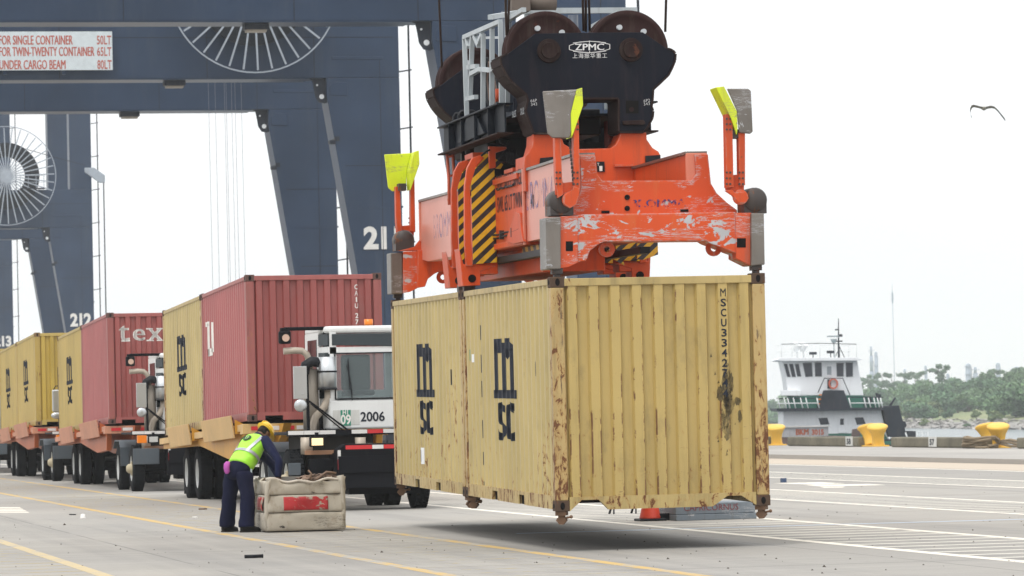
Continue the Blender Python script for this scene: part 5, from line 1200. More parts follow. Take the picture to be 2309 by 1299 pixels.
um = rect(5.05, 5.42, 1.36, 1.98)+rect(4.45, 4.72, 1.42, 1.98)+rect(4.62, 5.3, 1.36, 1.50)+rect(5.02, 5.5, 1.93, 2.02)
# first truck: red box in front, yellow behind
chassis('yellow container chassis under the first truck, flared beige guide plates along its side', XTR, YT[0], M_CYEL, M_CPY, M_CYEL)
container('shipping_container', 'brick red container behind the white cab numbered 2006, largest of the red ones', onch(XTR, YT[0], 0), 'red', None, ('CAIU 27', CH-.20, 1.98, 1.0, False), (um, M_WHT, 'side'), group=GC)
container('shipping_container', 'yellow container with tall dark logo directly behind the largest red one', onch(XTR, YT[0], 1), 'yellow', 'msc', group=GC)
tractor('white terminal tractor numbered 2006 with lit headlamp and orange beacon, front truck of the queue', XTR, YT[0]-4.9, 0)
chassis('orange chassis under the second truck, faded guide plates, red tex container on it', XTR, YT[1], M_COR, M_CPO, M_COR)
container('shipping_container', 'brick red container with white letters tex on its end wall', onch(XTR, YT[1], 0), 'red', None, None, (tex_mark, M_WHT, 'front'), group=GC)
container('shipping_container', 'ochre container with dark logo directly behind the red tex container', onch(XTR, YT[1], 1), 'ochre', 'msc', group=GC)
tractor('second tractor in the queue, mostly hidden, amber signal lit side and aluminium air cleaner showing', XTR, YT[1]-4.9, 1)
chassis('orange chassis under the third truck with two ochre containers', XTR, YT[2], M_COR, M_CPO, M_COR)
container('shipping_container', 'front ochre container on the third truck, patches of repaint by its end wall', onch(XTR, YT[2], 0), 'ochre', 'msc', group=GC)
container('shipping_container', 'rear ochre container on the third truck, narrow strip of dark logo', onch(XTR, YT[2], 1), 'ochre', 'msc', group=GC)
tractor('third tractor in the queue with ribbed grey exhaust guards and chrome mirrors', XTR, YT[2]-4.9, 2)
chassis('chassis of the fourth truck at the left edge', XTR, YT[3], M_COR, M_CPO, M_COR)
container('shipping_container', 'ochre container at the far left edge behind the last white cab', onch(XTR, YT[3], 0), 'ochre', 'msc', group=GC)
tractor('last tractor in the queue, white cab cut off by the left edge of the photo', XTR, YT[3]-4.9, 2)
# ---------------------------------------------------------------- quay edge: kerb beams, bollards
M_KERB = paint('mossy_kerb_concrete', (.16, .145, .105), .9, var=.3, dirt=.7, dirtcol=(.06, .065, .04), streak=(2, 2, 2))
M_BOL = paint('bollard_yellow', (.78, .47, .07), .5, var=.1, dirt=.35, dirtcol=(.35, .2, .05), rust=.25)
def kerb(pa, pb, lab):
    ya = WX(pa, 1005, 40.7).y; yb = WX(pb, 1008, 40.7).y; y0, y1 = min(ya, yb), max(ya, yb)
    o = part('kerb_beam', MB().box(40.5, 41.05, y0, y1, .134, .47), M_KERB, bevel=.05); return tag(o, lab, 'kerb', 'kerb beams along the quay edge')
kerb(1787, 1946, 'long mossy concrete kerb beam between the left and middle bollards'); kerb(2021, 2226, 'long mossy kerb beam between the middle and right yellow bollards')
kerb(2306, 2420, 'kerb beam end at the right edge of the photo'); kerb(1500, 1733, 'kerb beam hidden mostly behind the hanging container')
def kb_sign(px, txt, lab):
    Y = WX(px, 1005, 40.5).y; o = thing('number_board', lab, 'number board', (40.47, Y, .16), 'white number boards on the kerb')
    part('board', MB().box(-.02, .02, -.38, .38, 0, .33), paint('board_white', (.6, .6, .57), .6, dirt=.5), o)
    letters(txt, .26, M_BLK, o, (-.024, 0, .16), (0, -1, 0), (0, 0, 1), .01, 1.0, 1, fit=(.5, .2))
kb_sign(1917, '58', 'small white number board on the kerb left of the middle bollard'); kb_sign(2105, '57', 'small white number board on the kerb right of the middle bollard'); 
def bollard(px, py, lab, rope=False):
    Y = WX(px, py, 41.0).y; o = thing('mooring_bollard', lab, 'bollard', (40.95, Y, .13), 'yellow twin-horn mooring bollards')
    part('base_plate', MB().box(-.3, .3, -.75, .75, 0, .05), M_BOL, o, .01)
    for s in (-1, 1):
        m = MB(); prof = [(.05, .0), (.05, .235), (.12, .21), (.30, .205), (.46, .235), (.60, .31), (.68, .365), (.73, .36), (.765, .30), (.775, 0)]
        m.lathe([(t, r) for t, r in prof], (0, 0, 0), 'z', 24)
        q = part('horn', m, M_BOL, o, loc=(0, s*.42, 0)); q.rotation_euler = (-s*radians(13), radians(-6), 0)
    return o
bollard(1976, 1016, 'middle yellow twin-horn bollard standing in front of the tug stern'); bollard(2247, 1020, 'right yellow bollard with brown mooring rope heaped at its foot'); bollard(1748, 1012, 'left yellow bollard partly hidden by the hanging container')
Yr = WX(2247, 1020, 41.0).y; mb = MB(); rr = random.Random(5)
for i in range(9):
    a0 = rr.uniform(0, 6); pts = [(40.6+.55*cos(a0+t*.5)*rr.uniform(.6, 1)-.1, Yr+1.2*sin(a0+t*.5)*rr.uniform(.7, 1.1), .17+.05*i*rr.uniform(.5, 1)) for t in range(9)]
    mb.tube(pts, .045, 6)
for k_ in range(3): mb.tube([(40.75, Yr-1.2-.9*j, .35-.06*k_+.05*sin(j*1.7+k_)) for j in range(5)], .045, 6)
tag(part('mooring_rope', mb, paint('hemp_rope', (.22, .17, .11), .9)), 'heap of brown mooring rope round the foot of the right bollard', 'rope')

# ---------------------------------------------------------------- tug boat and barge bow
D0 = 300.0; XC0 = 19.7
fw = Vector((sin(YAW), cos(YAW), 0)); rt_ = Vector((cos(YAW), -sin(YAW), 0))
def TP(px, py, dy=0.0):
    d = ray(px, py); k_ = (D0+dy)/(d.dot(fw)); q = d*k_; return (q.dot(rt_)-XC0, q.z+EYE)
TMX = Matrix.Translation(fw*D0+rt_*XC0) @ Matrix.Rotation(-YAW, 4, 'Z')
TB = thing('tug_boat', 'white push tug with dark windows, green bulwark and black stern, moored beyond the quay', 'boat', mat=TMX)
M_TW = paint('tug_white', (.80, .82, .84), .4, var=.05, dirt=.3, dirtcol=(.35, .33, .3), scale=.5); M_TG = paint('tug_green', (.02, .13, .09), .4); M_TK = paint('tug_black', (.02, .025, .035), .5, var=.3, scale=.4)
M_TGL = plain('tug_window_glass', (.05, .055, .07), .1)
def tp(pts, dy=0): return [TP(a, b, dy) for a, b in pts]
def TPP(name, pts, a, b, mat, bev=0, dy=None): return part(name, MB().prism(tp(pts, 0 if dy is None else dy), a, b), mat, TB, bev)
(hx0, _), (hx1, _) = TP(1768, 990), TP(2066, 990)
part('hull', MB().prism([(hx0-.3, -.95), (hx1, -.95), (hx1-.6, -3.3), (hx0+.3, -3.3)], -.6, 7.6), M_TK, TB, .05)
part('hull_stripe', MB().box(hx0, hx1-.1, -.66, -.6, -1.35, -1.1), M_TG, TB)
TPP('lower_deckhouse', [(1767, 926), (1987, 924), (2003, 992), (1767, 992)], .3, 6.4, M_TW, .05)
TPP('deckhouse_base_band', [(1868, 978), (1995, 976), (2003, 992), (1868, 992)], .28, .31, M_TG)
TPP('upper_deck', [(1750, 921), (1994, 919), (1994, 925), (1752, 928)], -.6, 7.2, M_TK)
TPP('bulwark', [(1776, 893), (1946, 892), (1948, 922), (1776, 922)], .9, 1.0, M_TG); TPP('bulwark', [(1946, 892), (1990, 895), (1990, 921), (1946, 922)], 3.0, 3.1, M_TG)
TPP('wheelhouse', [(1765, 812), (1935, 810), (1950, 892), (1779, 892), (1774, 852)], 1.0, 5.6, M_TW, .05)
TPP('wheelhouse_roof', [(1758, 807), (1935, 806), (1948, 811), (1935, 813), (1764, 814), (1750, 812)], .3, 6.3, M_TW, .02)
TPP('forward_locker', [(1761, 880), (1806, 880), (1806, 892), (1764, 892)], .4, 1.0, M_TW, .02)
for q in ([(1770, 821), (1777, 821), (1784, 849), (1777, 849)], [(1782, 821), (1790, 821), (1796, 849), (1788, 849)], [(1795, 821), (1803, 821), (1808, 848), (1800, 848)], [(1813, 819), (1832, 818), (1834, 848), (1819, 849)],
          [(1840, 818), (1854, 818), (1855, 848), (1841, 848)], [(1889, 819), (1904, 819), (1904, 848), (1890, 848)], [(1910, 818), (1925, 818), (1925, 848), (1911, 849)]):
    w_ = TPP('window', q, .96, 1.02, M_TGL, .02); c = tp(q); cx = sum(a for a, b in c)/4; cz = sum(b for a, b in c)/4
    part('window_frame', MB().prism([(cx+(a-cx)*1.14, cz+(b-cz)*1.08) for a, b in c], .975, 1.01), paint('rubber_seal_grey', (.22, .24, .25), .6), w_)
TPP('door', [(1863, 822), (1880, 822), (1880, 848), (1863, 850)], .95, 1.02, M_TW, .02); TPP('door_window', [(1867, 826), (1877, 826), (1877, 845), (1867, 845)], .93, .96, paint('pale_window', (.30, .33, .36), .3))
for q in ([(1846, 943), (1866, 942), (1871, 957), (1851, 958)], [(1928, 942), (1947, 941), (1953, 956), (1933, 958)]): TPP('cabin_window', q, .26, .32, M_TGL, .01)
TPP('lower_door', [(1890, 934), (1910, 934), (1911, 976), (1890, 977)], .24, .31, M_TW, .03); TPP('lower_door_window', [(1895, 944), (1903, 944), (1903, 958), (1895, 958)], .2, .25, M_TGL)
TPP('stair_casing', [(1858, 880), (1903, 880), (1920, 926), (1841, 926)], .1, .9, M_TK, .03)
for i, yy in enumerate((889, 899, 909)): TPP('tread', [(1848-i*2, yy), (1853-i*2, yy), (1853-i*2, yy+2.5), (1846-i*2, yy+2.5)], .0, .1, M_AMB)
def tt(pts, dy, r, mat, nm='rail'): part(nm, MB().tube([(a, dy, b) for a, b in tp(pts)], r, 6), mat, TB)
tt([(1846, 885), (1860, 853), (1902, 853), (1918, 891)], .6, .04, M_TK, 'stair_rail')
lr = MB(); (cx, cz) = TP(1881, 865)
for i in range(20):
    a, b = 2*pi*i/20, 2*pi*(i+1)/20; lr.bar((cx+.31*cos(a), .85, cz+.35*sin(a)), (cx+.31*cos(b), .85, cz+.35*sin(b)), .13, .12)
part('life_ring', lr, plain('life_ring_orange', (.60, .13, .07), .6), TB); TPP('ring_board', [(1868, 855), (1876, 855), (1876, 876), (1868, 876)], .9, .98, M_TK)
M_RW = plain('rail_white', (.68, .7, .7), .5)
for x in (1754, 1768, 1776, 1789, 1805, 1817, 1842, 1914, 1948, 1958, 1970, 1978, 1985): tt([(x-1.5, 897), (x+4, 921)], -.55, .05, M_RW, 'rail_post')
tt([(1750, 899), (1840, 898)], -.55, .04, M_TK); tt([(1912, 896), (1990, 896)], -.55, .04, M_TK); tt([(1750, 910), (1842, 909)], -.55, .045, M_RW); tt([(1914, 909), (1990, 909)], -.55, .045, M_RW)
TPP('engine_casing', [(1989, 916), (2027, 914), (2047, 992), (2004, 992)], .0, 3.4, M_TK, .04); TPP('exhaust_flap', [(2008, 914), (2022, 895), (2024, 898), (2013, 916)], 1.2, 1.7, M_TK); TPP('stern_lump', [(2030, 949), (2042, 950), (2046, 958), (2044, 964), (2034, 963)], .4, 1.2, M_TK, .05)
for q in ([(1968, 893), (1973, 905), (1965, 912), (1962, 898)], [(1980, 885), (1992, 890), (1990, 902), (1984, 905)], [(1956, 898), (1962, 908), (1956, 918)]): TPP('deck_gear', q, 2.0, 2.4, M_TK)
TPP('stern_deck', [(2046, 972), (2066, 972), (2066, 994), (2046, 994)], .3, 4, M_TK, .04)
for x in (2068, 2080, 2093): tt([(x, 974), (x, 1002)], .2, .03, M_RW, 'rail_post')
for yy in (974, 987): tt([(2066, yy), (2094, yy)], .2, .03, M_RW)
tt([(2003, 985), (2010, 1010)], -.5, .06, M_RW, 'rail_post'); tt([(2040, 975), (2047, 995)], -.5, .06, M_RW, 'rail_post'); tt([(2000, 987), (2066, 989)], -.5, .05, M_RW)
for x in (1763, 1787, 1812, 1850, 1885, 1915, 1933): tt([(x, 776), (x, 807)], .5, .025, M_RW, 'roof_rail_post')
tt([(1762, 776), (1850, 774), (1933, 776)], .5, .03, M_TK, 'roof_rail'); tt([(1763, 791), (1933, 791)], 5.8, .02, M_RW, 'roof_rail'); tt([(1763, 776), (1933, 776)], 5.8, .02, M_RW, 'roof_rail')
for x in (1801, 1816):
    (a, b) = TP(x, 784); part('searchlight', MB().cyl((a-.12, 2, b-.25), (a+.05, 1.8, b+.3), .16, 14, .33).cyl((a, 2, b-.8), (a, 2, b-.2), .05, 8), M_RW, TB)
for x, y_ in ((1837, 796), (1877, 793)): (a, b) = TP(x, y_); part('loudspeaker', MB().box(a-.28, a+.28, 1.5, 1.9, b-.1, b+.1).cyl((a, 1.7, b-.4), (a, 1.7, b-.1), .04, 6), M_TK, TB)
(a, b) = TP(1899, 806); (a2, b2) = TP(1898, 716); part('mast', MB().tube([(a, 3, b-.1), (a, 3, b+1.2), (a2, 3, b2)], .09, 8, r2=.03).box(a-.3, a+.3, 2.95, 3.05, b+1.22, b+1.32).box(a, a+.3, 2.9, 3.1, b+1.6, b+1.8).box(a-.25, a, 2.95, 3.05, b+2.1, b+2.2), M_TK, TB)
(a, b) = TP(1886, 763); part('radar', MB().cyl((a, 2.5, b-.3), (a, 2.5, b), .14, 12, .26).box(a-.5, a+.4, 2.45, 2.55, b+.15, b+.25).cyl((a, 2.5, b-1.4), (a, 2.5, b-.3), .04, 6), paint('radar_grey', (.25, .3, .32), .5), TB)
for q in ([(1890, 806), (1897, 790), (1905, 790), (1912, 806)], [(1900, 780), (1912, 806)]): tt(q, 3, .03, M_TK, 'mast_stay')
BG = thing('barge', 'grey barge bow lettered BKM 3015 over a rust-brown hull, moored in front of the tug', 'boat', mat=TMX @ Matrix.Translation((0, -12, 0)))
def bp(pts): return [TP(a, b, -12) for a, b in pts]
part('bow_plate', MB().prism(bp([(1700, 964), (1868, 962), (1868, 983), (1700, 988)]), 0, .3), paint('barge_grey', (.33, .32, .33), .6, dirt=.5, rust=.35), BG)
part('coaming', MB().prism(bp([(1700, 962), (1870, 959.5), (1870, 962.5), (1700, 965.5)]), -.1, .5), paint('barge_pale_rail', (.5, .48, .46), .6, rust=.3), BG)
part('barge_hull', MB().prism(bp([(1690, 986), (1868, 983), (1936, 985), (1940, 992), (1925, 1030), (1690, 1040)]), .05, 7), paint('barge_rust_brown', (.10, .065, .06), .8, rust=.6, var=.3), BG, .05)
(a, b) = TP(1828, 974, -12); part('plate_batten', MB().box(a-.06, a+.06, -.06, 0, b-.38, b+.38), paint('barge_grey', (.33, .32, .33)), BG)
M_BR = paint('rusty_red_lettering', (.34, .075, .03), .8, rust=.7)
for t_, x in (('BKM', 1809), ('3015', 1844)):
    (a, b) = TP(x, 974, -12); letters(t_, .6, M_BR, BG, (a, -.01, b), (1, 0, .0), (0, 0, 1), .03, 1, 1, fit=(.88, .42))
part('fender_block', MB().prism(bp([(1922, 968), (1938, 966), (1940, 984), (1920, 985)]), -.2, .3), paint('barge_rust_brown', (.1, .065, .06)), BG, .02)

# ---------------------------------------------------------------- gull
dG = ray(2219, 244); kG = 130/dG.y; GP_ = Vector((dG.x*kG, 130, EYE+dG.z*kG))
GL = thing('seagull', 'grey-brown gull gliding with bent wings in the white sky at upper right', 'bird', loc=GP_); GL.rotation_euler = (0, 0, -YAW)
sG = FPX/(130/cos(0.05)/1.0)*.975; gp = lambda x, y: ((x-2219)/sG, (244-y)/sG)
M_GU = paint('gull_feather', (.24, .23, .19), .8); M_GD = paint('gull_dark_tip', (.06, .055, .06), .8)
part('body', MB().sph((0, 0, -.01), .075, .22, .07, 14, 10).sph((-.01, -.2, .0), .045, .07, .045, 12, 8).cyl((-.01, -.25, -.005), (-.01, -.31, -.02), .014, 8, .003).prism([(-.05, .15), (.05, .15), (.08, .36), (-.08, .36)], -.01, .01, 'z'), M_GU, GL)
def wing(top, width, nm, mt):
    m = MB(); n = len(top); v = []
    for (x, y), w_ in zip(top, width):
        a, b = gp(x, y); v += [(a-w_*.10, -w_*.45, b+.03), (a+w_*.12, w_*.55, b-.03), (a+w_*.05, w_*.2, b-.045)]
    fs = []
    for i in range(n-1):
        for j in range(3): fs.append((3*i+j, 3*i+(j+1) % 3, 3*i+3+(j+1) % 3, 3*i+3+j))
    fs += [(0, 1, 2), (3*n-1, 3*n-2, 3*n-3)]; m.add(v, fs, True); part(nm, m, mt, GL)
wing([(2216, 243), (2208, 241), (2200, 239), (2195, 238), (2190.5, 240), (2187.5, 246)], (.2, .24, .26, .26, .24, .22), 'wing', M_GU); wing([(2187.5, 246), (2187, 252), (2188, 259), (2190, 265)], (.22, .18, .12, .03), 'wing_tip', M_GD)
wing([(2221, 244), (2229, 242), (2236, 241), (2243, 243), (2249, 248)], (.2, .24, .25, .23, .18), 'wing', M_GU); wing([(2249, 248), (2256, 257), (2262, 265), (2267, 272)], (.18, .13, .08, .02), 'wing_tip', M_GD)

# ---------------------------------------------------------------- battered pallet box with scrap
M_BIN = paint('battered_cream_panel', (.42, .38, .31), .6, var=.15, dirt=.75, dirtcol=(.20, .145, .09), rust=.38, rustcol=(.20, .11, .05), scratch=.35, scratchcol=(.07, .06, .05), streak=(2, 2, 1.5), bump=.4)
M_BRED = paint('flaking_red_paint', (.42, .018, .022), .5, var=.15, dirt=.5, dirtcol=(.14, .02, .02), scratch=1.9, scratchcol=(.45, .38, .30), sstretch=(1, 1, 2.5), sscale=5)
BX = thing('scrap_bin', 'battered cream pallet box with a flaking red panel, scrap heaped inside its torn rim', 'bin', (7.87, 53.52, 0))
rb = random.Random(11)
def wall(p0, p1, z0, z1, nrm, bulge, topwave=0, nx=26, nz=9, thick=.035, sd=0):
    p0, p1, nrm = Vector(p0), Vector(p1), Vector(nrm); m = MB(); v = []
    for side in (1, 0):
        for j in range(nz+1):
            for i in range(nx+1):
                s_, t_ = i/nx, j/nz; p = p0.lerp(p1, s_)
                b = bulge*(1-abs(2*t_-1)**4)+.010*sin(7*s_+sd)*sin(4*t_+sd)+.004*sin(23*s_+5*t_)
                zt = z1+topwave*(.5*sin(s_*5+sd)+.4*sin(s_*13+1)+.3*sin(s_*29))*1.0
                if topwave: b += t_**3*(.035*sin(s_*9+sd)+.02*sin(s_*21)); zt += .0
                z = z0+(zt-z0)*t_; q = p+nrm*(b+(0 if side else -thick)); v.append((q.x, q.y, z))
    N = (nx+1)*(nz+1); fs = []
    for j in range(nz):
        for i in range(nx):
            a = j*(nx+1)+i; fs += [(a, a+1, a+nx+2, a+nx+1), (N+a+nx+1, N+a+nx+2, N+a+1, N+a)]
    for i in range(nx): fs += [(i+1, i, N+i, N+i+1), (nz*(nx+1)+i, nz*(nx+1)+i+1, N+nz*(nx+1)+i+1, N+nz*(nx+1)+i)]
    for j in range(nz): a = j*(nx+1); b_ = a+nx; fs += [(a, a+nx+1, N+a+nx+1, N+a), (b_+nx+1, b_, N+b_, N+b_+nx+1)]
    return m.add(v, fs, True)
W_, Dp = 1.06, 1.0
lv = ((.02, .262), (.270, .500), (.508, .70))
for i, (a, b) in enumerate(lv):
    tw = .035 if i == 2 else 0
    ins = (0, .012, .02)[i]
    part('side_panel', wall((ins, 0, 0), (W_-ins*.5, 0, 0), a, b, (0, -1, 0), .010, tw, sd=i), M_BIN, BX); part('side_panel', wall((ins, 0, 0), (ins, Dp, 0), a, b, (-1, 0, 0), .014 if i != 1 else .004, tw, sd=i+3), M_BIN, BX)
    part('side_panel', wall((W_, 0, 0), (W_, Dp, 0), a, b, (1, 0, 0), .02, tw, sd=i+5), M_BIN, BX); part('side_panel', wall((0, Dp, 0), (W_, Dp, 0), a, b, (0, 1, 0), .02, 0, sd=i+8), M_BIN, BX)
part('inner_wall', MB().box(.03, W_-.03, Dp-.06, Dp-.04, .05, .74), paint('dull_liner', (.28, .27, .25), .5, .3), BX); part('box_floor', MB().box(.02, W_-.02, .02, Dp-.02, .03, .06), M_BIN, BX)
part('core_liner', MB().box(.035, W_-.035, .035, .055, .03, .66).box(.035, .055, .05, Dp-.05, .03, .66).box(W_-.055, W_-.035, .05, Dp-.05, .03, .66), paint('groove_dark', (.06, .05, .04), .9), BX)
for (x, y, dx, dy) in ((0, 0, .03, .02), (W_, 0, -.02, .02), (0, Dp, .02, -.02), (W_, Dp, -.02, -.02)):
    pts = [(x+dx*.3, y+dy, .02), (x+dx*.2, y+dy, .25), (x+dx*.6, y+dy, .5), (x+dx*1.2, y+dy, .66), (x+dx*2.0, y+dy, .75 if x > .5 else .72)]
    part('corner_post', MB().tube(pts, .026, 8, r2=.05), M_BIN, BX)
part('red_panel', wall((.235, -.014, 0), (.84, -.014, 0), .295, .478, (0, -1, 0), .010, 0, thick=.006, sd=1), M_BRED, BX); part('red_panel', wall((-.008, .25, 0), (-.008, .75, 0), .295, .475, (-1, 0, 0), .012, 0, thick=.006, sd=1), M_BRED, BX)
part('rim_fold', MB().tube([(x_, .0+.02*sin(x_*9), .70+.025*sin(x_*5+2)+.018*sin(x_*17)) for x_ in [i*.06 for i in range(18)]], .018, 7), paint('pale_torn_edge', (.5, .45, .38), .6, dirt=.4), BX)
sc_ = MB()
for i in range(150):
    x, y = .55+rb.random()*.46, rb.uniform(.08, .85); z = .60+rb.random()*.16*(1-abs(x-.8)*1.2)
    s_ = rb.uniform(.02, .075); q = Matrix.Translation((x, y, z)) @ Matrix.Rotation(rb.uniform(0, 6), 4, (rb.random()-.5, rb.random()-.5, rb.random()+.01))
    vs = [q @ Vector(v) for v in ((-s_, -s_*.5, 0), (s_, -s_*.4, s_*.3), (s_*.7, s_*.6, -s_*.1), (-s_*.6, s_*.5, s_*.4), (0, 0, s_*.5))]
    sc_.add(vs, [(0, 1, 4), (1, 2, 4), (2, 3, 4), (3, 0, 4), (0, 3, 2, 1)])
sc_.tube([(.62, .1, .70), (.64, .1, .78), (.60, .12, .83)], .014, 6); sc_.tube([(.7, .06, .70), (.85, .1, .80), (.98, .08, .78)], .02, 6)
_o = part('scrap_heap', sc_, paint('brown_scrap', (.19, .12, .08), .8, var=.5, rust=.3), BX); _o['kind'] = 'stuff'
part('scrap_fill', MB().box(.06, W_-.06, .06, Dp-.08, .4, .56), paint('dark_fill', (.05, .04, .035), .9), BX)

# ---------------------------------------------------------------- worker bent over the box
def loft(mb, rings, n=20, power=1.0, caps=True):
    """rings: (centre, half-axis u, half-axis v)"""
    o = len(mb.v); vs = []
    for c, u, v in rings:
        c, u, v = Vector(c), Vector(u), Vector(v)
        for k_ in range(n):
            a = 2*pi*k_/n; ca, sa = cos(a), sin(a)
            ca = math.copysign(abs(ca)**power, ca); sa = math.copysign(abs(sa)**power, sa); vs.append(c+u*ca+v*sa)
    fs = [(i*n+k_, i*n+(k_+1) % n, (i+1)*n+(k_+1) % n, (i+1)*n+k_) for i in range(len(rings)-1) for k_ in range(n)]
    if caps: fs += [tuple(reversed(range(n))), tuple(range((len(rings)-1)*n, len(rings)*n))]
    mb.add(vs, fs, True); return mb
PO = Vector((7.60, 54.25, 0))
PE = thing('person', 'worker in yellow hard hat and lime reflective vest bending over the scrap bin', 'person', (PO.x, PO.y, 0))
F_ = Vector((.80, .60, 0)); R_ = Vector((.60, -.80, 0)); Zv = Vector((0, 0, 1)); th = radians(43)
SPN = F_*sin(th)+Zv*cos(th); FRT = F_*cos(th)-Zv*sin(th)
PEL = Vector((0, 0, .87)); NECK = PEL+SPN*.58
def sp(t, r=0, f=0): return PEL+SPN*t+R_*r+FRT*f
SHR, SHL = sp(.50, .185, .0), sp(.50, -.185, .0)
HDc = NECK+F_*.115+Zv*.045; HF = (F_*.62-Zv*.78).normalized(); HU = (F_*.78+Zv*.62).normalized()   # face looks down into the box
EL_R = Vector((.555, -.10, .955)); HA_R = Vector((.52, -.13, .72)); EL_L = Vector((.50, .30, .93)); HA_L = Vector((.60, .22, .72))
KN = (Vector((.10, -.17, .47)), Vector((-.11, .16, .47))); AN = (Vector((.07, -.20, .09)), Vector((-.14, .22, .09))); HIP = (Vector((.055, -.10, .84)), Vector((-.055, .10, .84)))
# one continuous skinned body under the clothes, fingers as short chains rooted in the palms
vsx, es, rad = [], [], []
def jt(p, r, par=None):
    vsx.append(tuple(p)); rad.append(r)
    if par is not None: es.append((par, len(vsx)-1))
    return len(vsx)-1
root = jt(PEL, .095); b1 = jt(sp(.2), .11, root); b2 = jt(sp(.42), .13, b1); nk = jt(NECK, .055, b2); hd = jt(HDc-HU*.03, .075, nk); hd2 = jt(HDc+HU*.06, .085, hd)
hn = jt(HDc-HU*.02+HF*.085, .035, hd)
for sh, el, ha, s in ((SHR, EL_R, HA_R, 1), (SHL, EL_L, HA_L, -1)):
    a = jt(sh, .055, b2); e = jt(el, .04, a); w_ = jt(ha, .026, e); pm_ = jt(ha+Vector((.01, 0, -.06)), .03, w_)
    d_ = Vector((.25, .1, -1)).normalized()
    for i in range(4):
        o_ = R_*((i-1.5)*.021); L_ = (.062, .075, .07, .055)[i]; k1 = jt(ha+Vector((.015, 0, -.09))+o_, .0095, pm_); k2 = jt(ha+Vector((.015, 0, -.09))+o_+d_*L_*.5+F_*.01, .009, k1); jt(ha+Vector((.015, 0, -.09))+o_*1.05+d_*L_*.9+F_*.032, .007, k2)
    k1 = jt(ha+Vector((.01, 0, -.045))+R_*(-s*.035), .011, pm_); jt(ha+Vector((.03, 0, -.085))+R_*(-s*.05)+F_*.02, .009, k1)
for i in range(2):
    h_ = jt(HIP[i], .075, root); k1 = jt(KN[i], .06, h_); a = jt(AN[i], .04, k1); jt(AN[i]+F_*.12-Zv*.045, .035, a)
me = bpy.data.meshes.new('body'); me.from_pydata(vsx, es, [])
body = bpy.data.objects.new('body', me); COL.objects.link(body)
mod = body.modifiers.new('skin', 'SKIN'); mod.use_smooth_shade = True
for i, sv in enumerate(me.skin_vertices[0].data): sv.radius = (rad[i], rad[i]); sv.use_root = (i == root)
ss_ = body.modifiers.new('sub', 'SUBSURF'); ss_.levels = 2; ss_.render_levels = 2
dg = bpy.context.evaluated_depsgraph_get(); dg.update(); bme = bpy.data.meshes.new_from_object(body.evaluated_get(dg)); bpy.data.objects.remove(body); bme.name = 'body'
M_SK = paint('brown_skin', (.17, .085, .05), .5, var=.1, bump=.02); bme.materials.clear(); bme.materials.append(M_SK); body = part('body', bme, None, PE)
# head: shaped skull, jaw, nose, ear, eyes, mouth
hm_ = MB(); SD_ = R_
loft(hm_, [(HDc+HU*.115-HF*.01, SD_*.03, HF*.035), (HDc+HU*.10-HF*.01, SD_*.06, HF*.07), (HDc+HU*.05-HF*.008, SD_*.076, HF*.097), (HDc, SD_*.076, HF*.098), (HDc-HU*.04+HF*.006, SD_*.07, HF*.085), (HDc-HU*.08+HF*.018, SD_*.058, HF*.07), (HDc-HU*.115+HF*.03, SD_*.038, HF*.045), (HDc-HU*.125+HF*.035, SD_*.015, HF*.02)], 22)
loft(hm_, [(NECK-SPN*.05, R_*.06, FRT*.062), (NECK+SPN*.03, R_*.056, FRT*.058), (HDc-HU*.06-HF*.02, SD_*.055, HF*.06)], 16)
hm_.tube([HDc+HU*.015+HF*.092, HDc-HU*.02+HF*.118, HDc-HU*.032+HF*.10], .013, 8)
HDm = part('head', hm_, M_SK, PE)
for s in (-1, 1):
    part('ear', MB().sph(HDc-HU*.01+SD_*.078*s-HF*.01, .014, .016, .03, 10, 8), M_SK, HDm); part('eye', MB().sph(HDc+HU*.012+SD_*.03*s+HF*.086, .011, n=8, m=6), plain('eye_dark', (.02, .015, .01), .2), HDm)
part('mouth', MB().tube([HDc-HU*.065-SD_*.022+HF*.082, HDc-HU*.067+HF*.092, HDc-HU*.065+SD_*.022+HF*.082], .006, 6), plain('lip_brown', (.12, .04, .03), .5), HDm)
hr = MB(); loft(hr, [(HDc+HU*.06-HF*.02, SD_*.081, HF*.088), (HDc+HU*.0-HF*.035, SD_*.08, HF*.072), (HDc-HU*.055-HF*.045, SD_*.062, HF*.045)], 18); part('hair', hr, plain('hair_black', (.015, .012, .011), .7), PE)
# hard hat: dome, ridge and brim with peak
M_HAT = plain('hard_hat_yellow', (.80, .50, .01), .28); hc = HDc+HU*.05-HF*.005; ht = MB(); rings = []
for i in range(9):
    a = pi/2*i/8; rings.append((hc+HU*.115*sin(a), SD_*.112*max(.02, cos(a)), HF*.138*max(.02, cos(a))))
loft(ht, rings, 28); hat = part('hard_hat', ht, M_HAT, PE)
bm_ = MB(); loft(bm_, [(hc-HU*.004+HF*.018, SD_*.125, HF*.172), (hc+HU*.008+HF*.012, SD_*.118, HF*.152), (hc+HU*.018, SD_*.112, HF*.138)], 28); part('brim', bm_, M_HAT, hat)
rg_ = MB(); rg_.tube([hc+HU*(.119*sin(a))-HF*(.142*cos(a)) for a in [pi*i/12 for i in range(1, 12)]], .011, 6); part('ridge', rg_, M_HAT, hat)
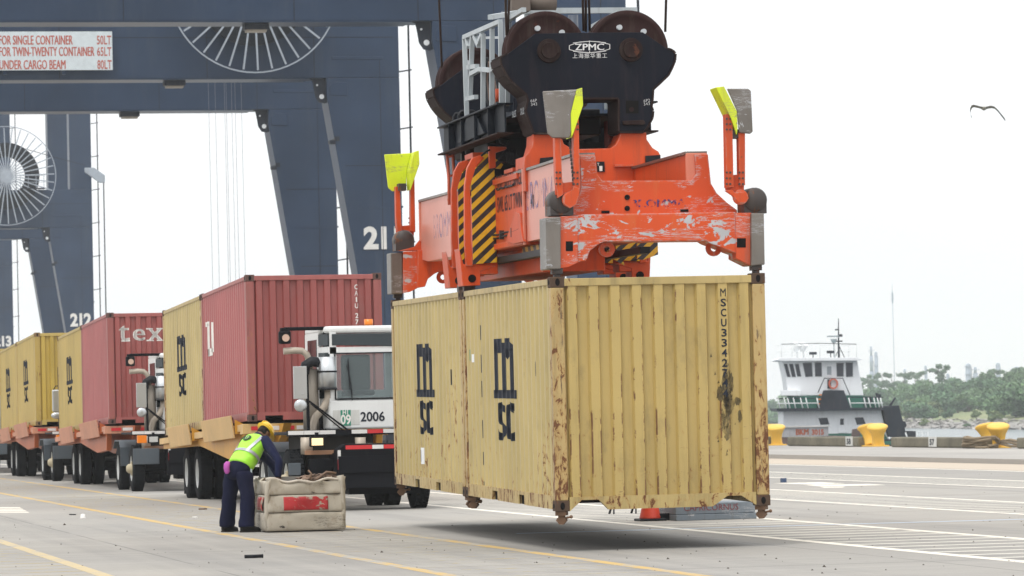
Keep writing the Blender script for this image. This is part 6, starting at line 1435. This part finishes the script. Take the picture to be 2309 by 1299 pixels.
# trousers
M_TR = paint('navy_work_trousers', (.007, .009, .030), .9, var=.25, dirt=.2, dirtcol=(.03, .03, .06), bump=.5); M_SH = paint('navy_shirt', (.012, .016, .05), .85, var=.2, bump=.4)
tr_ = MB()
loft(tr_, [(PEL+Vector((0, 0, -.16))+R_*0, R_*.165, F_*.135), (PEL+Vector((-.01, -.01, -.06)), R_*.185, F_*.15), (PEL+SPN*.02-F_*.01, R_*.185, F_*.145), (PEL+SPN*.10, R_*.178, FRT*.135), (PEL+SPN*.14, R_*.17, FRT*.13)], 26)
for i in range(2):
    h0, k0, a0 = HIP[i], KN[i], AN[i]; rs_ = []
    for j, (t_, rx, ry) in enumerate(((-.02, .105, .13), (.12, .113, .128), (.25, .108, .115), (.38, .10, .104), (.5, .098, .10), (.62, .10, .105), (.75, .096, .104), (.87, .098, .108), (.95, .10, .115), (1.0, .098, .112), (1.035, .10, .11))):
        p = h0.lerp(k0, t_*2) if t_ < .5 else k0.lerp(a0, (t_-.5)*2); wv = .006*sin(j*2.3+i)
        rs_.append((p+Vector((wv, -wv, 0)), R_*rx, F_*ry))
    loft(tr_, rs_, 22, .92)
part('trousers', tr_, M_TR, PE)
for i in range(2):
    a0 = AN[i]; f2 = (F_+(R_*.55 if i == 0 else Vector((0, 0, 0)))).normalized(); r2 = Vector((f2.y, -f2.x, 0))
    sh = MB(); rr_ = []
    for (t_, h_, w_, zc_) in ((-.085, .03, .03, .05), (-.07, .045, .04, .055), (0, .055, .045, .06), (.07, .048, .047, .052), (.13, .038, .05, .04), (.175, .03, .042, .034), (.195, .015, .02, .028)):
        rr_.append((Vector((a0.x, a0.y, zc_))+f2*t_, r2*w_, Zv*h_))
    loft(sh, rr_, 16, .85); b_ = part('shoe', sh, plain('boot_black', (.014, .013, .012), .5), PE)
    so_ = MB(); so_.prism([((a0+f2*t_+r2*w_).x, (a0+f2*t_+r2*w_).y) for t_, w_ in ((-.09, -.03), (.0, -.045), (.12, -.05), (.19, -.02), (.2, .02), (.12, .052), (0, .045), (-.09, .03))], 0, .022, 'z'); part('sole', so_, plain('sole_dark', (.03, .026, .022), .9), b_)
# shirt: sleeves and collar
shm = MB()
for sh_, el, ha in ((SHR, EL_R, HA_R), (SHL, EL_L, HA_L)):
    ax1 = (el-sh_).normalized(); ax2 = (ha-el).normalized(); u1 = ax1.cross(F_).normalized(); v1 = ax1.cross(u1); u2 = ax2.cross(F_).normalized(); v2 = ax2.cross(u2); um_ = (u1+u2).normalized(); vm_ = (v1+v2).normalized()
    loft(shm, [(sh_-ax1*.07, u1*.05, v1*.06), (sh_-ax1*.03, u1*.078, v1*.085), (sh_+ax1*.05, u1*.078, v1*.083), (sh_.lerp(el, .55), u1*.068, v1*.07), (sh_.lerp(el, .85), um_*.06, vm_*.065), (el+ax2*.01, um_*.056, vm_*.063), (el.lerp(ha, .3), u2*.054, v2*.058), (el.lerp(ha, .7), u2*.047, v2*.05), (el.lerp(ha, 1.0), u2*.048, v2*.05)], 18)
loft(shm, [(NECK-SPN*.08, R_*.10, FRT*.10), (NECK-SPN*.01, R_*.075, FRT*.078), (NECK+SPN*.03, R_*.068, FRT*.07)], 18, caps=False)
part('shirt', shm, M_SH, PE)
# vest with reflective bands that follow it
def vr(t, k_=1.0, add=0.0):
    tab = ((.02, .188, .150, .0), (.10, .192, .155, .01), (.20, .190, .155, .012), (.30, .195, .148, .008), (.40, .205, .138, 0), (.48, .205, .122, -.005), (.54, .17, .10, -.01), (.575, .11, .08, -.01))
    for (a, wa, da, fa), (b, wb, db, fb) in zip(tab, tab[1:]):
        if t <= b: q = (t-a)/(b-a); return (PEL+SPN*t+FRT*(fa+(fb-fa)*q), R_*((wa+(wb-wa)*q)*k_+add), FRT*((da+(db-da)*q)*k_+add))
    return (PEL+SPN*t, R_*.11, FRT*.08)
ve = MB(); loft(ve, [vr(.02+.555*i/16) for i in range(17)], 32, .9, caps=True); vest = part('vest', ve, paint('lime_vest', (.36, .80, .05), .6, var=.08, dirt=.15, dirtcol=(.3, .5, .05), bump=.4), PE)
M_REF = paint('reflective_grey', (.38, .39, .42), .35, .2, var=.1)
def band(t0, t1, a0, a1, slope=0, nm='reflective_band', mat=None, add=.010, n=14):
    m = MB(); v = []
    for j, t_ in enumerate((t0, t1)):
        for i in range(n+1):
            a = a0+(a1-a0)*i/n; c, u, w_ = vr(t_+slope*(i/n), 1, add); ca, sa = cos(a), sin(a)
            ca = math.copysign(abs(ca)**.9, ca); sa = math.copysign(abs(sa)**.9, sa); v.append(c+u*ca+w_*sa)
    m.add(v, [(i, i+1, n+2+i, n+1+i) for i in range(n)], True)
    me_ = bpy.data.meshes.new(nm); me_.from_pydata(m.v, [], m.f); me_.polygons.foreach_set('use_smooth', [True]*len(me_.polygons)); me_.materials.append(mat or M_REF)
    o_ = bpy.data.objects.new(nm, me_); COL.objects.link(o_); o_.parent = vest; return o_
band(.205, .250, -pi, pi, n=36)                                     # round the waist
def vband(a0, a1, t0, t1, w_=.16):
    m = MB(); v = []; n = 12
    for i in range(n+1):
        t_ = t0+(t1-t0)*i/n; a = a0+(a1-a0)*i/n
        for da in (-w_/2, w_/2):
            c, u, w2 = vr(t_, 1, .0105); ca, sa = cos(a+da), sin(a+da); ca = math.copysign(abs(ca)**.9, ca); sa = math.copysign(abs(sa)**.9, sa); v.append(c+u*ca+w2*sa)
    m.add(v, [(2*i, 2*i+1, 2*i+3, 2*i+2) for i in range(n)], True); me_ = bpy.data.meshes.new('reflective_band'); me_.from_pydata(m.v, [], m.f); me_.materials.append(M_REF); o_ = bpy.data.objects.new('reflective_band', me_); COL.objects.link(o_); o_.parent = vest
vband(-.95, -.55, .25, .53, .26); vband(-2.2, -2.6, .25, .53, .26)
wt = bpy.data.textures.new('creases', 'CLOUDS'); wt.noise_scale = .11; wt.noise_depth = 3
for o_ in list(PE.children):
    if o_.name.split('.')[0] in ('trousers', 'shirt', 'vest'):
        sb_ = o_.modifiers.new('s', 'SUBSURF'); sb_.levels = 1; sb_.render_levels = 1
        dm = o_.modifiers.new('d', 'DISPLACE'); dm.texture = wt; dm.strength = .028 if o_.name.startswith('trousers') else .014; dm.mid_level = .5; dm.texture_coords = 'LOCAL'
# round emblem on the back
def backpt(x, t_, add=.012):
    a = -pi/2+x; c, u, w2 = vr(t_, 1, add); ca, sa = cos(a), sin(a); ca = math.copysign(abs(ca)**.9, ca); sa = math.copysign(abs(sa)**.9, sa); return c+u*ca+w2*sa
em = MB(); N = 20; cx_, ct_ = -.05, .435
cen = backpt(cx_, ct_); ring_ = [backpt(cx_+.30*cos(2*pi*i/N), ct_+.052*sin(2*pi*i/N)) for i in range(N)]
em.add([cen]+ring_, [(0, 1+i, 1+(i+1) % N) for i in range(N)]); raw('vest_emblem', em, plain('emblem_dark_green', (.03, .06, .03), .7), vest)
for (xa, ta, xb, tb) in ((-.16, .462, .06, .462), (-.10, .465, -.10, .41), (.02, .465, .02, .41), (.02, .44, .10, .44)):
    p, q = backpt(cx_+xa+.05, ta, .015), backpt(cx_+xb+.05, tb, .015); part('emblem_stroke', MB().bar(p, q, .008), plain('emblem_pale', (.45, .7, .3), .7), vest)
# cloth in the back pocket, tag on the hip
cl = MB(); c0 = PEL-F_*.165-R_*.03+Zv*.04
loft(cl, [(c0+Zv*.06, R_*.03, F_*.015), (c0+Zv*.03-F_*.02, R_*.05, F_*.028), (c0-Zv*.03-F_*.03, R_*.045, F_*.03), (c0-Zv*.08-F_*.02, R_*.05, F_*.02), (c0-Zv*.11-F_*.025, R_*.02, F_*.01)], 12, .8); part('pink_cloth', cl, plain('magenta_cloth', (.42, .08, .36), .8), PE)
part('hip_tag', MB().box(-.012, .012, -.004, .004, -.06, .04), plain('tag_pale', (.45, .55, .58), .5), PE, .003, loc=tuple(PEL+R_*.20+F_*.05-Zv*.05))

# ---------------------------------------------------------------- cone, lettered block, low trestle
CN = thing('traffic_cone', 'orange traffic cone standing left of the grey lettered block', 'cone', (13.36, 54.15, 0))
k = NT('cone_orange'); k.col(k.mix(k.ramp(k.noise(6, detail=5), .4, .7, 0, .4), (.68, .055, .02), (.45, .05, .03))); k.p.inputs['Roughness'].default_value = .5
part('cone_body', MB().lathe([(.03, .0), (.03, .155), (.055, .15), (.52, .04), (.60, .03), (.60, .02), (.5, .0)], (0, 0, 0), 'z', 28), k.m, CN); part('base', MB().box(-.19, .19, -.19, .19, 0, .035), M_BLACK, CN, .01); part('collar', MB().lathe([(.36, .081), (.365, .083), (.46, .059), (.465, .055)], (0, 0, 0), 'z', 28), M_WT2, CN)
BK = thing('ballast_block', 'blue-grey block stencilled CAPRICORNUS in faded red behind the traffic cone', 'block', (13.64, 53.78, 0)); BK.rotation_euler = (0, 0, radians(4))
M_BK = paint('blue_grey_painted_block', (.17, .20, .23), .7, var=.15, dirt=.5, scratch=.3)
part('block_body', MB().box(0, 1.17, .02, 1.0, .085, .24), M_BK, BK, .01); part('block_skirt', MB().box(-.0, 1.18, 0, 1.02, 0, .082), M_BK, BK, .008); part('tie_beam', MB().box(-.16, -.002, .3, .42, 0, .10), M_BLACK, BK)
letters('CAPRICORNUS', .1, plain('faded_red_stencil', (.20, .045, .05), .8), BK, (.52, .015, .175), (1, 0, 0), (0, 0, 1), 0, 1, 1, fit=(.80, .085))
TRS = thing('low_trestle', 'thin black folding trestle on the ground under the hanging container', 'trestle', (13.8, 58.2, 0))
for x in (0, .34): 
    part('leg', MB().bar((x, 0, 0), (x+.03, .12, .17), .025), M_BLACK, TRS); part('leg', MB().bar((x, .3, 0), (x+.03, .18, .17), .025), M_BLACK, TRS)
part('top_bar', MB().bar((-.02, .15, .18), (.40, .15, .18), .03), M_BLACK, TRS)

# ---------------------------------------------------------------- litter on the apron
p = G(572, 1259); o = thing('plastic_pipe_offcut', 'short black plastic offcut lying alone on the concrete at bottom centre', 'pipe', (p.x, p.y, 0)); part('shell', MB().tube([(-.10, 0, .022), (.10, .02, .022)], .02, 10), M_BLACK, o); part('rim', MB().tube([(.098, .02, .022), (.106, .021, .022)], .023, 10), M_BLACK, o)
p = G(187, 1169); o = thing('paper_cup', 'small white cup standing upside down on the concrete at lower left', 'cup', (p.x, p.y, 0)); part('cup_wall', MB().lathe([(0, .045), (.07, .034), (.075, .0)], (0, 0, 0), 'z', 16), M_WHT, o); part('lip', MB().lathe([(0, .045), (0, .05), (.006, .05), (.006, .045)], (0, 0, 0), 'z', 16), M_WHT, o)
def scrap(px, py, sx, sy, h_, mat, nm, lab, cat, seed):
    r_ = random.Random(seed); p = G(px, py); n = 8
    pts = [(p.x+sx*cos(2*pi*i/n)*r_.uniform(.6, 1.1), p.y+sy*sin(2*pi*i/n)*r_.uniform(.6, 1.1)) for i in range(n)]
    return tag(part(nm, MB().prism(pts, .001, h_, 'z'), mat), lab, cat)
scrap(1767, 1088, .07, .12, .09, plain('blue_rag', (.06, .09, .16), .9), 'blue_rag', 'small blue-grey rag on the concrete right of the container', 'rag', 1)
scrap(163, 1161, .06, .3, .012, M_TBLK, 'wood_splinter', 'thin dark splinter left of the white cup', 'splinter', 2); scrap(457, 1149, .10, .2, .02, paint('dry_leaf', (.12, .06, .03), .9), 'dry_leaf', 'dry brown leaf between the bin and the yellow line', 'leaf', 3)
scrap(440, 1168, .045, .12, .02, M_WHT, 'paper_scrap', 'small white paper scrap on the concrete left of the worker', 'paper', 4)
gm = MB(); rg2 = random.Random(21)
for i in range(380):
    px = rg2.uniform(-50, 2360); py = rg2.uniform(1040, 1330)
    q = G(px, py)
    if not (0 < q.y < 130 and q.x < 32): continue
    s_ = rg2.uniform(.004, .013)*(2.2 if rg2.random() < .06 else 1); z = .0; gm.add([(q.x-s_, q.y-s_, z), (q.x+s_, q.y-s_*.7, z), (q.x+s_*.6, q.y+s_, z), (q.x-s_*.7, q.y+s_*.8, z), (q.x, q.y, z+s_*1.1)], [(0, 1, 4), (1, 2, 4), (2, 3, 4), (3, 0, 4)])
tag(part('grit', gm, plain('grit_dark', (.07, .06, .05), .9)), 'dark grit and crumbs scattered over the concrete apron', 'grit', kind='stuff')
